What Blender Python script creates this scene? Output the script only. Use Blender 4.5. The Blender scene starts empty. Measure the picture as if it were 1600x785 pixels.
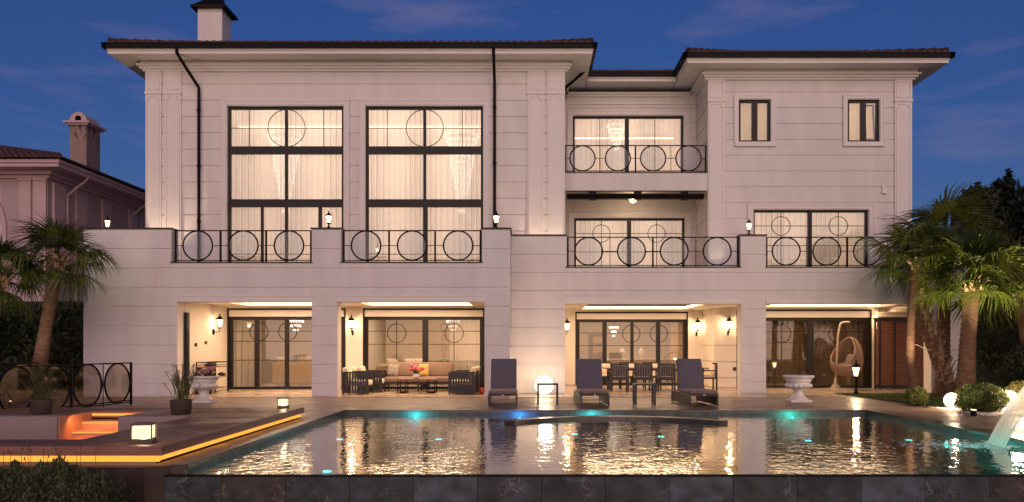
import bpy, math, random
import numpy as np
from mathutils import Vector, Matrix, Euler
random.seed(7); rng = np.random.default_rng(11)
S = bpy.context.scene; COL = S.collection
R = math.radians; PI = math.pi
H = 1.51; F = 1300.0                     # eye height, focal length in photo pixels
# ------------------------------------------------------------------ camera
cd = bpy.data.cameras.new('camera'); cam = bpy.data.objects.new('camera', cd); COL.objects.link(cam)
cam.location = (0, 0, H); cam.rotation_euler = (R(90), 0, 0)
cd.sensor_width = 36; cd.lens = 36 * F / 1600
cd.shift_x = -28 / 1600; cd.shift_y = 147.5 / 1600
cd.clip_start = .1; cd.clip_end = 3000
S.camera = cam
S.render.resolution_x = 1024; S.render.resolution_y = 502
S.view_settings.view_transform = 'Standard'; S.view_settings.look = 'None'
S.view_settings.exposure = 0.0; S.view_settings.gamma = 1
try:
    S.cycles.use_denoising = True
    S.cycles.max_bounces = 8; S.cycles.transparent_max_bounces = 16
    S.cycles.sample_clamp_indirect = 4; S.cycles.caustics_reflective = False; S.cycles.caustics_refractive = False
except Exception: pass
# ------------------------------------------------------------------ sky
W = bpy.data.worlds.new('World'); S.world = W; W.use_nodes = True
nt = W.node_tree; N = nt.nodes; L = nt.links
bg = N['Background']; bg.inputs['Strength'].default_value = 1.0
SUN_EL, SUN_ROT = 3.0, 180.0
sky = N.new('ShaderNodeTexSky'); sky.sky_type = 'NISHITA'; sky.sun_disc = False
sky.sun_elevation = R(SUN_EL); sky.sun_rotation = R(SUN_ROT)
sky.altitude = 0; sky.air_density = 1.0; sky.dust_density = .6; sky.ozone_density = 3.0
tint = N.new('ShaderNodeMix'); tint.data_type = 'RGBA'; tint.blend_type = 'MULTIPLY'; tint.inputs[0].default_value = 1
L.new(sky.outputs[0], tint.inputs[6]); tint.inputs[7].default_value = (.069, .077, .146, 1)
tcw = N.new('ShaderNodeTexCoord')
mpw = N.new('ShaderNodeMapping'); mpw.inputs['Location'].default_value = (2.35, .4, 1.1); mpw.inputs['Scale'].default_value = (1.3, 1.3, 6.5); mpw.inputs['Rotation'].default_value = (0, R(-17), 0)
nzw = N.new('ShaderNodeTexNoise'); nzw.inputs['Scale'].default_value = 3.4; nzw.inputs['Detail'].default_value = 7; nzw.inputs['Roughness'].default_value = .55
crw = N.new('ShaderNodeValToRGB'); crw.color_ramp.elements[0].position = .53; crw.color_ramp.elements[1].position = .80
crw.color_ramp.elements[1].color = (.6, .6, .6, 1)
L.new(tcw.outputs['Generated'], mpw.inputs[0]); L.new(mpw.outputs[0], nzw.inputs['Vector']); L.new(nzw.outputs[0], crw.inputs[0])
cl = N.new('ShaderNodeMix'); cl.data_type = 'RGBA'; cl.inputs[7].default_value = (.20, .175, .31, 1)
L.new(crw.outputs[0], cl.inputs[0]); L.new(tint.outputs[2], cl.inputs[6]); L.new(cl.outputs[2], bg.inputs['Color'])
# afterglow of the set sun: one very soft, low, warm-pink sun lamp from behind the camera
sl = bpy.data.lights.new('afterglow_sun', 'SUN'); so = bpy.data.objects.new('afterglow_sun', sl); COL.objects.link(so)
sl.energy = 2.18; sl.angle = R(75); sl.color = (1.0, .69, .58)
so.rotation_euler = Euler((R(90 - 9), 0, R(7)))

# ------------------------------------------------------------------ helpers
WL = {}                                   # world location of each built object
def at(px, py, Y):                        # a point of the place seen at photo pixel (px,py), Y metres away
    return ((px - 828) / F * Y, Y, H + (540 - py) / F * Y)
def wx(px, Y): return (px - 828) / F * Y
def wz(py, Y): return H + (540 - py) / F * Y

class MB:
    def __init__(s): s.v = []; s.f = []
    def add(s, vs, fs):
        n = len(s.v); s.v += [tuple(v) for v in vs]; s.f += [tuple(i + n for i in f) for f in fs]; return s
    def box(s, x0, x1, y0, y1, z0, z1):
        return s.add([(x0,y0,z0),(x1,y0,z0),(x1,y1,z0),(x0,y1,z0),(x0,y0,z1),(x1,y0,z1),(x1,y1,z1),(x0,y1,z1)],
                     [(0,3,2,1),(4,5,6,7),(0,1,5,4),(1,2,6,5),(2,3,7,6),(3,0,4,7)])
    def bar(s, a, b, w, d=None, up=(0, 0, 1)):      # rectangular bar from a to b
        d = d or w; a = Vector(a); b = Vector(b); t = (b - a).normalized(); u = Vector(up)
        if abs(t.dot(u)) > .95: u = Vector((0, 1, 0))
        p = t.cross(u).normalized(); q = p.cross(t).normalized()
        vs = []
        for c in (a, b):
            for i, j in ((-1,-1),(1,-1),(1,1),(-1,1)): vs.append(c + p * (i * w / 2) + q * (j * d / 2))
        return s.add(vs, [(0,3,2,1),(4,5,6,7),(0,1,5,4),(1,2,6,5),(2,3,7,6),(3,0,4,7)])
    def tube(s, pts, rad, n=8, cap=True, closed=False):
        pts = [Vector(p) for p in pts]; m = len(pts)
        if not hasattr(rad, '__len__'): rad = [rad] * m
        base = len(s.v); prev = None
        for i, p in enumerate(pts):
            if closed: t = pts[(i + 1) % m] - pts[i - 1]
            else: t = pts[min(i + 1, m - 1)] - pts[max(i - 1, 0)]
            t.normalize()
            if prev is None:
                u = Vector((0, 0, 1)) if abs(t.z) < .9 else Vector((1, 0, 0))
                prev = t.cross(u).normalized()
            prev = (prev - t * prev.dot(t)).normalized(); q = t.cross(prev)
            for k in range(n):
                a = 2 * PI * k / n
                s.v.append(tuple(p + (prev * math.cos(a) + q * math.sin(a)) * rad[i]))
        for i in range(m if closed else m - 1):
            j = (i + 1) % m
            for k in range(n):
                l = (k + 1) % n
                s.f.append((base + i*n + k, base + i*n + l, base + j*n + l, base + j*n + k))
        if cap and not closed:
            s.f.append(tuple(base + k for k in range(n))[::-1]); s.f.append(tuple(base + (m-1)*n + k for k in range(n)))
        return s
    def ring(s, c, r, w, ax=(0, 1, 0), n=40, sec=6):
        ax = Vector(ax).normalized(); u = Vector((0, 0, 1)) if abs(ax.z) < .9 else Vector((1, 0, 0))
        p = ax.cross(u).normalized(); q = ax.cross(p); c = Vector(c)
        return s.tube([c + (p * math.cos(2*PI*k/n) + q * math.sin(2*PI*k/n)) * r for k in range(n)], w, sec, closed=True)
    def disc(s, c, r, t, ax=(0, 1, 0), n=32):
        ax = Vector(ax).normalized(); c = Vector(c)
        return s.tube([c - ax * t / 2, c + ax * t / 2], r, n)
    def lathe(s, prof, c=(0, 0, 0), n=24, mod=None):
        base = len(s.v); m = len(prof)
        for i, (r, z) in enumerate(prof):
            for k in range(n):
                a = 2 * PI * k / n; rr = r * (mod(a, i) if mod else 1)
                s.v.append((c[0] + rr * math.cos(a), c[1] + rr * math.sin(a), c[2] + z))
        for i in range(m - 1):
            for k in range(n):
                l = (k + 1) % n
                s.f.append((base + i*n + k, base + i*n + l, base + (i+1)*n + l, base + (i+1)*n + k))
        s.f.append(tuple(base + k for k in range(n))[::-1]); s.f.append(tuple(base + (m-1)*n + k for k in range(n)))
        return s
    def sphere(s, c, r, n=20, m=12, sc=(1, 1, 1)):
        prof = []
        for i in range(m + 1):
            a = -PI/2 + PI * i / m; prof.append((max(r * math.cos(a), 1e-4), r * math.sin(a)))
        b = len(s.v); s.lathe(prof, (0, 0, 0), n)
        for i in range(b, len(s.v)):
            x, y, z = s.v[i]; s.v[i] = (c[0] + x*sc[0], c[1] + y*sc[1], c[2] + z*sc[2])
        return s
    def rbox(s, x0, x1, y0, y1, z0, z1, r=.04):      # cushion: a box with rounded edges
        h = [(x1-x0)/2, (y1-y0)/2, (z1-z0)/2]; c = [(x0+x1)/2, (y0+y1)/2, (z0+z1)/2]; r = min(r, min(h)*.98)
        cs = [[-1, -1 + .3*r/e, -1 + r/e, 1 - r/e, 1 - .3*r/e, 1] for e in h]
        for ax in range(3):
            for sg in (-1, 1):
                a, b = (ax + 1) % 3, (ax + 2) % 3; base = len(s.v)
                for i in range(6):
                    for j in range(6):
                        p = [0, 0, 0]; p[ax] = sg*h[ax]; p[a] = cs[a][i]*h[a]; p[b] = cs[b][j]*h[b]
                        q = [max(-(h[k]-r), min(h[k]-r, p[k])) for k in range(3)]
                        d = Vector([p[k]-q[k] for k in range(3)])
                        if d.length > 1e-9: d = d.normalized() * r
                        s.v.append(tuple(c[k] + q[k] + d[k] for k in range(3)))
                for i in range(5):
                    for j in range(5):
                        f = (base + i*6 + j, base + (i+1)*6 + j, base + (i+1)*6 + j+1, base + i*6 + j+1)
                        s.f.append(f if sg > 0 else f[::-1])
        return s
    def xf(s, M, start=0):
        for i in range(start, len(s.v)): s.v[i] = tuple(M @ Vector(s.v[i]))
        return s
    def build(s, name, mat, parent=None, smooth=False, org=None):
        a = np.array(s.v, dtype=float)
        c = (a.min(0) + a.max(0)) / 2 if org is None else np.array(org, dtype=float)
        me = bpy.data.meshes.new(name); me.from_pydata((a - c).tolist(), [], s.f); me.materials.append(mat)
        if smooth: me.polygons.foreach_set('use_smooth', [True] * len(me.polygons))
        me.update()
        return put(name, me, tuple(c), parent)

def put(name, data, loc, parent=None, rot=None, scale=None):        # link at a world place, under a parent
    o = bpy.data.objects.new(name, data); COL.objects.link(o); o.location = loc
    if rot is not None: o.rotation_euler = rot
    if scale is not None: o.scale = scale
    WL[o.name] = Vector(loc)
    if parent is not None:
        o.parent = parent; o.matrix_parent_inverse = Matrix.Translation(-WL[parent.name])
    return o
def npmesh(name, V, Fq, mat, parent=None, smooth=False, org=None):   # numpy quads
    c = (V.min(0) + V.max(0)) / 2 if org is None else np.array(org)
    me = bpy.data.meshes.new(name); V = V - c; nf, k = Fq.shape
    me.vertices.add(len(V)); me.vertices.foreach_set('co', V.astype('f4').ravel())
    me.loops.add(nf * k); me.loops.foreach_set('vertex_index', Fq.astype('i4').ravel())
    me.polygons.add(nf); me.polygons.foreach_set('loop_start', np.arange(0, nf*k, k, dtype='i4'))
    me.update(calc_edges=True); me.materials.append(mat)
    if smooth: me.polygons.foreach_set('use_smooth', np.ones(nf, dtype=bool))
    return put(name, me, tuple(c), parent)
def tag(o, label=None, cat=None, group=None, kind=None):
    if label: o['label'] = label
    if cat: o['category'] = cat
    if group: o['group'] = group
    if kind: o['kind'] = kind
    return o
def thing(name, label, cat, loc=(0, 0, 0), group=None):
    return tag(put(name, None, loc), label, cat, group)
def struct(o): o['kind'] = 'structure'; return o
KIDS = {}
def copy_tree(o, loc=None, rz=None, label=None, parent=None, scale=None):
    c = o.copy(); COL.objects.link(c)
    if parent is not None: c.parent = parent
    if loc is not None: c.location = loc
    if rz is not None: c.rotation_euler = (0, 0, rz)
    if scale is not None: c.scale = (scale,) * 3 if not hasattr(scale, '__len__') else scale
    if label: c['label'] = label
    for ch in [k for k in o.children]: copy_tree(ch, parent=c)
    return c
def lamp(kind, name, loc, energy, col, size=.05, parent=None, rot=None, sy=None, spot=None, blend=.6):
    l = bpy.data.lights.new(name, kind); l.energy = energy; l.color = col
    if kind == 'AREA':
        l.shape = 'RECTANGLE'; l.size = size; l.size_y = sy or size
    else: l.shadow_soft_size = size
    if kind == 'SPOT': l.spot_size = R(spot); l.spot_blend = blend
    return put(name, l, loc, parent, rot)

# ------------------------------------------------------------------ materials
def mat(name, col, rough=.6, var=.12, scale=4.0, bump=0.0, bscale=60.0, metal=0.0, stretch=(1,1,1), world=False, spec=.5, emit=None, es=0.0, sheen=0):
    m = bpy.data.materials.new(name); m.use_nodes = True; n = m.node_tree.nodes; l = m.node_tree.links
    b = n['Principled BSDF']; b.inputs['Roughness'].default_value = rough; b.inputs['Metallic'].default_value = metal
    b.inputs['Specular IOR Level'].default_value = spec
    if world: src = n.new('ShaderNodeNewGeometry').outputs['Position']
    else: src = n.new('ShaderNodeTexCoord').outputs['Object']
    mp = n.new('ShaderNodeMapping'); mp.inputs['Scale'].default_value = stretch; l.new(src, mp.inputs[0])
    nz = n.new('ShaderNodeTexNoise'); nz.inputs['Scale'].default_value = scale; nz.inputs['Detail'].default_value = 6; nz.inputs['Roughness'].default_value = .6
    l.new(mp.outputs[0], nz.inputs['Vector'])
    rp = n.new('ShaderNodeMapRange'); rp.inputs[1].default_value = .3; rp.inputs[2].default_value = .7
    rp.inputs[3].default_value = 1 - var; rp.inputs[4].default_value = 1 + var; l.new(nz.outputs[0], rp.inputs[0])
    mx = n.new('ShaderNodeVectorMath'); mx.operation = 'SCALE'; mx.inputs[0].default_value = col[:3]; l.new(rp.outputs[0], mx.inputs['Scale'])
    l.new(mx.outputs[0], b.inputs['Base Color'])
    if bump:
        nb = n.new('ShaderNodeTexNoise'); nb.inputs['Scale'].default_value = bscale; nb.inputs['Detail'].default_value = 4; l.new(mp.outputs[0], nb.inputs['Vector'])
        bp = n.new('ShaderNodeBump'); bp.inputs['Strength'].default_value = bump; bp.inputs['Distance'].default_value = .01
        l.new(nb.outputs[0], bp.inputs['Height']); l.new(bp.outputs[0], b.inputs['Normal'])
    if emit: b.inputs['Emission Color'].default_value = (*emit, 1); b.inputs['Emission Strength'].default_value = es
    if sheen: b.inputs['Sheen Weight'].default_value = sheen
    m['b'] = 0
    return m
def glass(name, tint=(1, 1, 1), f0=.06, rough=.01, gl=(1, 1, 1)):
    m = bpy.data.materials.new(name); m.use_nodes = True; n = m.node_tree.nodes; l = m.node_tree.links; n.clear()
    o = n.new('ShaderNodeOutputMaterial'); t = n.new('ShaderNodeBsdfTransparent'); g = n.new('ShaderNodeBsdfGlossy')
    t.inputs[0].default_value = (*tint, 1); g.inputs['Color'].default_value = (*gl, 1); g.inputs['Roughness'].default_value = rough
    lw = n.new('ShaderNodeLayerWeight'); fr = n.new('ShaderNodeMath'); fr.operation = 'POWER'; fr.inputs[1].default_value = 5; l.new(lw.outputs['Facing'], fr.inputs[0])
    mr = n.new('ShaderNodeMapRange'); mr.inputs[1].default_value = 0; mr.inputs[2].default_value = 1; mr.inputs[3].default_value = f0; mr.inputs[4].default_value = 1
    l.new(fr.outputs[0], mr.inputs[0])
    mx = n.new('ShaderNodeMixShader'); l.new(mr.outputs[0], mx.inputs[0]); l.new(t.outputs[0], mx.inputs[1]); l.new(g.outputs[0], mx.inputs[2]); l.new(mx.outputs[0], o.inputs[0])
    return m
def glow(name, col, s, see=0.0):          # something that gives off light; see>0 lets the lamp inside shine through
    m = bpy.data.materials.new(name); m.use_nodes = True; n = m.node_tree.nodes; l = m.node_tree.links; n.clear()
    o = n.new('ShaderNodeOutputMaterial'); e = n.new('ShaderNodeEmission'); e.inputs[0].default_value = (*col, 1); e.inputs[1].default_value = s
    if see:
        t = n.new('ShaderNodeBsdfTransparent'); t.inputs[0].default_value = (see, see, see, 1)
        a = n.new('ShaderNodeAddShader'); l.new(e.outputs[0], a.inputs[0]); l.new(t.outputs[0], a.inputs[1]); l.new(a.outputs[0], o.inputs[0])
    else: l.new(e.outputs[0], o.inputs[0])
    return m
def leafmat(name, c1, c2, rough=.45, trans=.25, sc=9.0):
    m = bpy.data.materials.new(name); m.use_nodes = True; n = m.node_tree.nodes; l = m.node_tree.links; n.clear()
    o = n.new('ShaderNodeOutputMaterial'); b = n.new('ShaderNodeBsdfPrincipled'); t = n.new('ShaderNodeBsdfTranslucent'); x = n.new('ShaderNodeMixShader')
    g = n.new('ShaderNodeTexCoord'); nz = n.new('ShaderNodeTexNoise'); nz.inputs['Scale'].default_value = sc; l.new(g.outputs['Object'], nz.inputs['Vector'])
    oi = n.new('ShaderNodeObjectInfo'); ad = n.new('ShaderNodeMath'); ad.operation = 'ADD'
    sb = n.new('ShaderNodeMath'); sb.operation = 'MULTIPLY_ADD'; sb.inputs[1].default_value = .5; sb.inputs[2].default_value = -.25
    l.new(oi.outputs['Random'], sb.inputs[0]); l.new(nz.outputs[0], ad.inputs[0]); l.new(sb.outputs[0], ad.inputs[1])
    r = n.new('ShaderNodeValToRGB'); r.color_ramp.elements[0].position = .32; r.color_ramp.elements[1].position = .7
    r.color_ramp.elements[0].color = (*c1, 1); r.color_ramp.elements[1].color = (*c2, 1); l.new(ad.outputs[0], r.inputs[0])
    l.new(r.outputs[0], b.inputs['Base Color']); l.new(r.outputs[0], t.inputs[0]); b.inputs['Roughness'].default_value = rough
    x.inputs[0].default_value = trans; l.new(b.outputs[0], x.inputs[1]); l.new(t.outputs[0], x.inputs[2]); l.new(x.outputs[0], o.inputs[0])
    return m
def clothmat(name, col, clear=.25, trans=.5):   # sheer curtain
    m = bpy.data.materials.new(name); m.use_nodes = True; n = m.node_tree.nodes; l = m.node_tree.links; n.clear()
    o = n.new('ShaderNodeOutputMaterial'); d = n.new('ShaderNodeBsdfDiffuse'); t = n.new('ShaderNodeBsdfTranslucent'); c = n.new('ShaderNodeBsdfTransparent')
    d.inputs[0].default_value = (*col, 1)
    lf_ = n.new('ShaderNodeLayerWeight'); m9 = n.new('ShaderNodeMapRange'); m9.inputs[1].default_value = 0; m9.inputs[2].default_value = .75; m9.inputs[3].default_value = 1.0; m9.inputs[4].default_value = .12; l.new(lf_.outputs['Facing'], m9.inputs[0])
    vs = n.new('ShaderNodeVectorMath'); vs.operation = 'SCALE'; vs.inputs[0].default_value = col; l.new(m9.outputs[0], vs.inputs['Scale']); l.new(vs.outputs[0], t.inputs[0])
    x = n.new('ShaderNodeMixShader'); y = n.new('ShaderNodeMixShader'); x.inputs[0].default_value = trans
    lw = n.new('ShaderNodeLayerWeight'); lw.inputs[0].default_value = .35
    mr = n.new('ShaderNodeMapRange'); mr.inputs[3].default_value = clear; mr.inputs[4].default_value = 0; l.new(lw.outputs['Facing'], mr.inputs[0])
    l.new(d.outputs[0], x.inputs[1]); l.new(t.outputs[0], x.inputs[2]); l.new(mr.outputs[0], y.inputs[0]); l.new(x.outputs[0], y.inputs[1]); l.new(c.outputs[0], y.inputs[2]); l.new(y.outputs[0], o.inputs[0])
    return m
WARM = (1.0, .66, .38); WARM2 = (1.0, .74, .48); WARM3 = (1.0, .80, .58); WARM4 = (1.0, .66, .38)
M = {}
M['stucco'] = mat('stucco', (.70, .655, .63), .75, .065, 1.6, .25, 90, world=True, stretch=(1.6, 1.6, .35))
M['stucco_in'] = mat('stucco_in', (.70, .64, .57), .7, .04, 1.5, .1, 70, world=True)
M['trim'] = mat('trim', (.74, .69, .66), .6, .03, 2, .08, 60, world=True)
M['cap'] = mat('cap_metal', (.022, .019, .019), .45, .1, 5, spec=.3)
M['black'] = mat('black_metal', (.007, .006, .007), .5, .2, 9, spec=.12)
M['frame'] = mat('window_frame', (.012, .010, .010), .45, .15, 6, spec=.3)
M['glass'] = glass('window_glass', (.96, .96, .95), .05)
M['glass_dark'] = glass('door_glass', (.92, .89, .85), .045)
M['ringglass'] = glass('ring_glass', (.86, .88, .90), .02, .03)
M['tile'] = mat('roof_tile', (.065, .026, .020), .7, .35, 3, .3, 30, world=True)
M['sheer'] = clothmat('sheer_curtain', (.90, .86, .80), .30, .55)
M['drape'] = clothmat('grey_drape', (.20, .16, .115), .0, .30)
M['drape_beige'] = clothmat('beige_drape', (.62, .52, .38), .08, .45)
M['crystal'] = glow('crystal', (1, .90, .76), 1.5, .72)
M['lampglass'] = glow('lamp_glass', (1, .62, .28), 5.0, .9)
M['cubeglass'] = glow('cube_glass', (1, .66, .34), 1.0, .6)
M['globe'] = glow('globe_glow', (1, .84, .60), 3.4)
M['strip'] = glow('led_strip', (1, .385, .055), 1.45)
M['bronze'] = mat('lantern_bronze', (.10, .075, .05), .5, .1, 6)
M['cove'] = glow('cove_strip', (1, .80, .55), 5.0)
M['marble'] = mat('white_marble', (.72, .68, .64), .45, .10, 5, .1, 30)
M['wood_in'] = mat('interior_wood', (.22, .12, .07), .5, .3, 5, stretch=(1, 8, 1))
M['cream'] = mat('cream_fabric', (.66, .56, .44), .9, .08, 12, .3, 200, sheen=.2)
M['taupe'] = mat('taupe_fabric', (.22, .145, .11), .9, .08, 12, .3, 200, sheen=.2)
M['grey'] = mat('slate_fabric', (.115, .10, .12), .9, .10, 10, .3, 220, sheen=.3)
M['rope'] = mat('dark_slats', (.020, .018, .020), .5, .25, 14)
M['terracotta'] = mat('pot_clay', (.07, .045, .038), .7, .25, 8, .3, 40)
M['yellow'] = mat('yellow_fabric', (.52, .33, .09), .9, .1, 10, .3, 160)
M['redball'] = mat('red_rubber', (.50, .05, .02), .5, .15, 6)
M['cedar'] = mat('cedar_slat', (.23, .095, .055), .5, .3, 4, .15, 30, stretch=(1, 1, 10))
M['rattan'] = mat('rattan', (.25, .155, .11), .7, .15, 20)
M['rattan_pole'] = mat('pole_paint', (.40, .31, .22), .5, .05, 6)
M['leaf_palm'] = leafmat('palm_leaf', (.032, .056, .010), (.15, .175, .028), .38, .34)
M['leaf_box'] = leafmat('boxwood_leaf', (.07, .095, .02), (.25, .25, .06), .5, .25, 14)
M['leaf_dark'] = leafmat('dark_leaf', (.012, .022, .010), (.045, .06, .022), .6, .2, 3)
M['leaf_lav'] = leafmat('lavender_leaf', (.040, .060, .022), (.15, .17, .08), .7, .2, 8)
M['leaf_pot'] = leafmat('papyrus_leaf', (.07, .08, .03), (.20, .18, .07), .6, .25, 12)
M['bark'] = mat('palm_bark', (.10, .050, .030), .9, .6, 6, .7, 35, stretch=(1, 1, 3))
M['fenceglass'] = glass('fence_glass', (.72, .68, .62), .06, .04)
M['husk'] = mat('palm_husk', (.26, .165, .10), .85, .35, 7, .5, 30)
M['bark2'] = mat('tree_bark', (.07, .05, .04), .9, .3, 6, .5, 30)
M['neigh'] = mat('pink_stucco', (.42, .31, .32), .8, .06, 1.5, .2, 60, world=True)
M['neigh_dark'] = mat('mauve_trim', (.52, .37, .38), .7, .06, 1.5, world=True)
M['petal'] = mat('petal', (.62, .10, .09), .6, .25, 20)
M['petal_pink'] = mat('pink_petal', (.55, .16, .24), .6, .25, 20)
M['plastic_w'] = mat('white_plastic', (.7, .68, .66), .4, .04, 5)
M['beige_wall'] = mat('olive_beige_wall', (.46, .38, .22), .7, .08, 1.4, world=True)
M['pillowstripe'] = mat('striped_fabric', (.25, .22, .20), .9, .75, 22, stretch=(1, .05, 1))

def planks(name, c1, c2, bw, bl, rough, axis='X', mort=.006, spec=.5, grain=.25, bumpd=.004):
    m = bpy.data.materials.new(name); m.use_nodes = True; n = m.node_tree.nodes; l = m.node_tree.links
    b = n['Principled BSDF']; g = n.new('ShaderNodeNewGeometry'); mp = n.new('ShaderNodeMapping')
    if axis == 'Y': mp.inputs['Rotation'].default_value = (0, 0, R(90))
    l.new(g.outputs['Position'], mp.inputs[0])
    br = n.new('ShaderNodeTexBrick'); br.inputs['Scale'].default_value = 1; br.inputs['Brick Width'].default_value = bl; br.inputs['Row Height'].default_value = bw
    br.inputs['Mortar Size'].default_value = mort; br.inputs['Mortar Smooth'].default_value = .1; br.offset = .37; br.inputs['Bias'].default_value = 0
    br.inputs['Color1'].default_value = (*c1, 1); br.inputs['Color2'].default_value = (*c2, 1); br.inputs['Mortar'].default_value = (c1[0]*.25, c1[1]*.25, c1[2]*.25, 1)
    l.new(mp.outputs[0], br.inputs['Vector'])
    m2 = n.new('ShaderNodeMapping'); m2.inputs['Scale'].default_value = (1.2, 14, 1) ; l.new(mp.outputs[0], m2.inputs[0])
    nz = n.new('ShaderNodeTexNoise'); nz.inputs['Scale'].default_value = 3; nz.inputs['Detail'].default_value = 6; l.new(m2.outputs[0], nz.inputs['Vector'])
    rp = n.new('ShaderNodeMapRange'); rp.inputs[1].default_value = .3; rp.inputs[2].default_value = .7; rp.inputs[3].default_value = 1-grain; rp.inputs[4].default_value = 1+grain; l.new(nz.outputs[0], rp.inputs[0])
    sc = n.new('ShaderNodeVectorMath'); sc.operation = 'SCALE'; l.new(br.outputs['Color'], sc.inputs[0]); l.new(rp.outputs[0], sc.inputs['Scale']); l.new(sc.outputs[0], b.inputs['Base Color'])
    n3 = n.new('ShaderNodeTexNoise'); n3.inputs['Scale'].default_value = 1.3; n3.inputs['Detail'].default_value = 4; l.new(mp.outputs[0], n3.inputs['Vector'])
    r3 = n.new('ShaderNodeMapRange'); r3.inputs[1].default_value = .35; r3.inputs[2].default_value = .65; r3.inputs[3].default_value = rough*.75; r3.inputs[4].default_value = min(1, rough*1.3); l.new(n3.outputs[0], r3.inputs[0]); l.new(r3.outputs[0], b.inputs['Roughness'])
    b.inputs['Specular IOR Level'].default_value = spec
    inv = n.new('ShaderNodeMath'); inv.operation = 'MULTIPLY_ADD'; inv.inputs[1].default_value = -1; l.new(br.outputs['Fac'], inv.inputs[0]); l.new(nz.outputs[0], inv.inputs[2])
    bp = n.new('ShaderNodeBump'); bp.inputs['Strength'].default_value = .4 if bumpd > .001 else 0; bp.inputs['Distance'].default_value = bumpd; l.new(inv.outputs[0], bp.inputs['Height']); l.new(bp.outputs[0], b.inputs['Normal'])
    return m
M['deck'] = planks('deck_plank', (.225, .145, .11), (.30, .20, .155), .20, 1.2, .40, spec=.4)
M['deck_y'] = planks('platform_plank', (.20, .092, .052), (.31, .155, .092), .14, 2.2, .5, spec=.3, mort=.009)
M['patio'] = planks('patio_tile', (.43, .33, .255), (.45, .35, .27), .6, 1.2, .25, mort=.004, grain=.08, bumpd=.0006)
M['fascia'] = mat('deck_fascia', (.30, .13, .09), .5, .3, 3, .1, 20, stretch=(1, 1, 10), world=True)
M['rope_thin'] = mat('jute_rope', (.16, .13, .09), .9)
M['soil'] = mat('dark_ground', (.03, .028, .025), .95, .4, 3, .6, 20, world=True)
M['step'] = mat('led_warmed_render', (.48, .27, .17), .7, .06, 2, world=True)  # warmer copy of the pit render, LED orange put into the colour
M['step_led'] = glow('step_led', (1, .34, .06), 1.7)
M['seat'] = mat('pit_render', (.32, .24, .22), .7, .06, 2, world=True)
M['steel'] = mat('rusty_dark_panel', (.05, .032, .028), .45, .3, 2, .1, 10, world=True)
def stonemat(name, base, vein, vs=1.0):
    m = bpy.data.materials.new(name); m.use_nodes = True; n = m.node_tree.nodes; l = m.node_tree.links
    b = n['Principled BSDF']; tc = n.new('ShaderNodeTexCoord'); oi = n.new('ShaderNodeObjectInfo')
    off = n.new('ShaderNodeVectorMath'); off.operation = 'SCALE'; off.inputs[0].default_value = (31, 17, 23); l.new(oi.outputs['Random'], off.inputs['Scale'])
    ad = n.new('ShaderNodeVectorMath'); l.new(tc.outputs['Object'], ad.inputs[0]); l.new(off.outputs[0], ad.inputs[1])
    nz = n.new('ShaderNodeTexNoise'); nz.inputs['Scale'].default_value = 4; nz.inputs['Detail'].default_value = 8; l.new(ad.outputs[0], nz.inputs['Vector'])
    wv = n.new('ShaderNodeVectorMath'); wv.operation = 'MULTIPLY_ADD'; wv.inputs[1].default_value = (.35,)*3; l.new(nz.outputs['Color'], wv.inputs[0]); l.new(ad.outputs[0], wv.inputs[2])
    vo = n.new('ShaderNodeTexVoronoi'); vo.feature = 'DISTANCE_TO_EDGE'; vo.inputs['Scale'].default_value = 7.5*vs; l.new(wv.outputs[0], vo.inputs['Vector'])
    r = n.new('ShaderNodeValToRGB'); r.color_ramp.elements[0].position = 0; r.color_ramp.elements[0].color = (1,1,1,1); r.color_ramp.elements[1].position = .05; r.color_ramp.elements[1].color = (0,0,0,1); l.new(vo.outputs['Distance'], r.inputs[0])
    n2 = n.new('ShaderNodeTexNoise'); n2.inputs['Scale'].default_value = 3.2; n2.inputs['Detail'].default_value = 3; l.new(ad.outputs[0], n2.inputs['Vector'])
    r2 = n.new('ShaderNodeMapRange'); r2.inputs[1].default_value = .50; r2.inputs[2].default_value = .72; l.new(n2.outputs[0], r2.inputs[0])
    mu = n.new('ShaderNodeMath'); mu.operation = 'MULTIPLY'; l.new(r.outputs[0], mu.inputs[0]); l.new(r2.outputs[0], mu.inputs[1])
    bc = n.new('ShaderNodeMix'); bc.data_type = 'RGBA'; bc.inputs[6].default_value = (*[c*.45 for c in base], 1); bc.inputs[7].default_value = (*[c*1.7 for c in base], 1)
    r4 = n.new('ShaderNodeMapRange'); r4.inputs[1].default_value = .35; r4.inputs[2].default_value = .68; l.new(nz.outputs[0], r4.inputs[0]); l.new(r4.outputs[0], bc.inputs[0])
    mx = n.new('ShaderNodeMix'); mx.data_type = 'RGBA'; l.new(mu.outputs[0], mx.inputs[0]); l.new(bc.outputs[2], mx.inputs[6]); mx.inputs[7].default_value = (*vein, 1)
    l.new(mx.outputs[2], b.inputs['Base Color']); b.inputs['Roughness'].default_value = .42
    bp = n.new('ShaderNodeBump'); bp.inputs['Strength'].default_value = .3; bp.inputs['Distance'].default_value = .01; l.new(nz.outputs[0], bp.inputs['Height']); l.new(bp.outputs[0], b.inputs['Normal'])
    return m
M['slate_a'] = stonemat('slate_grey', (.034, .043, .048), (.30, .29, .28))
M['slate_b'] = stonemat('slate_brown', (.042, .035, .031), (.34, .25, .21), .8)
M['slate_c'] = stonemat('slate_pale', (.062, .078, .090), (.24, .24, .24), 1.4)
M['poolstone'] = mat('pool_stone', (.075, .09, .085), .5, .5, 5, .3, 30, world=True)
M['copingstone'] = mat('coping_stone', (.07, .055, .048), .28, .3, 4, .1, 30, world=True)

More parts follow.
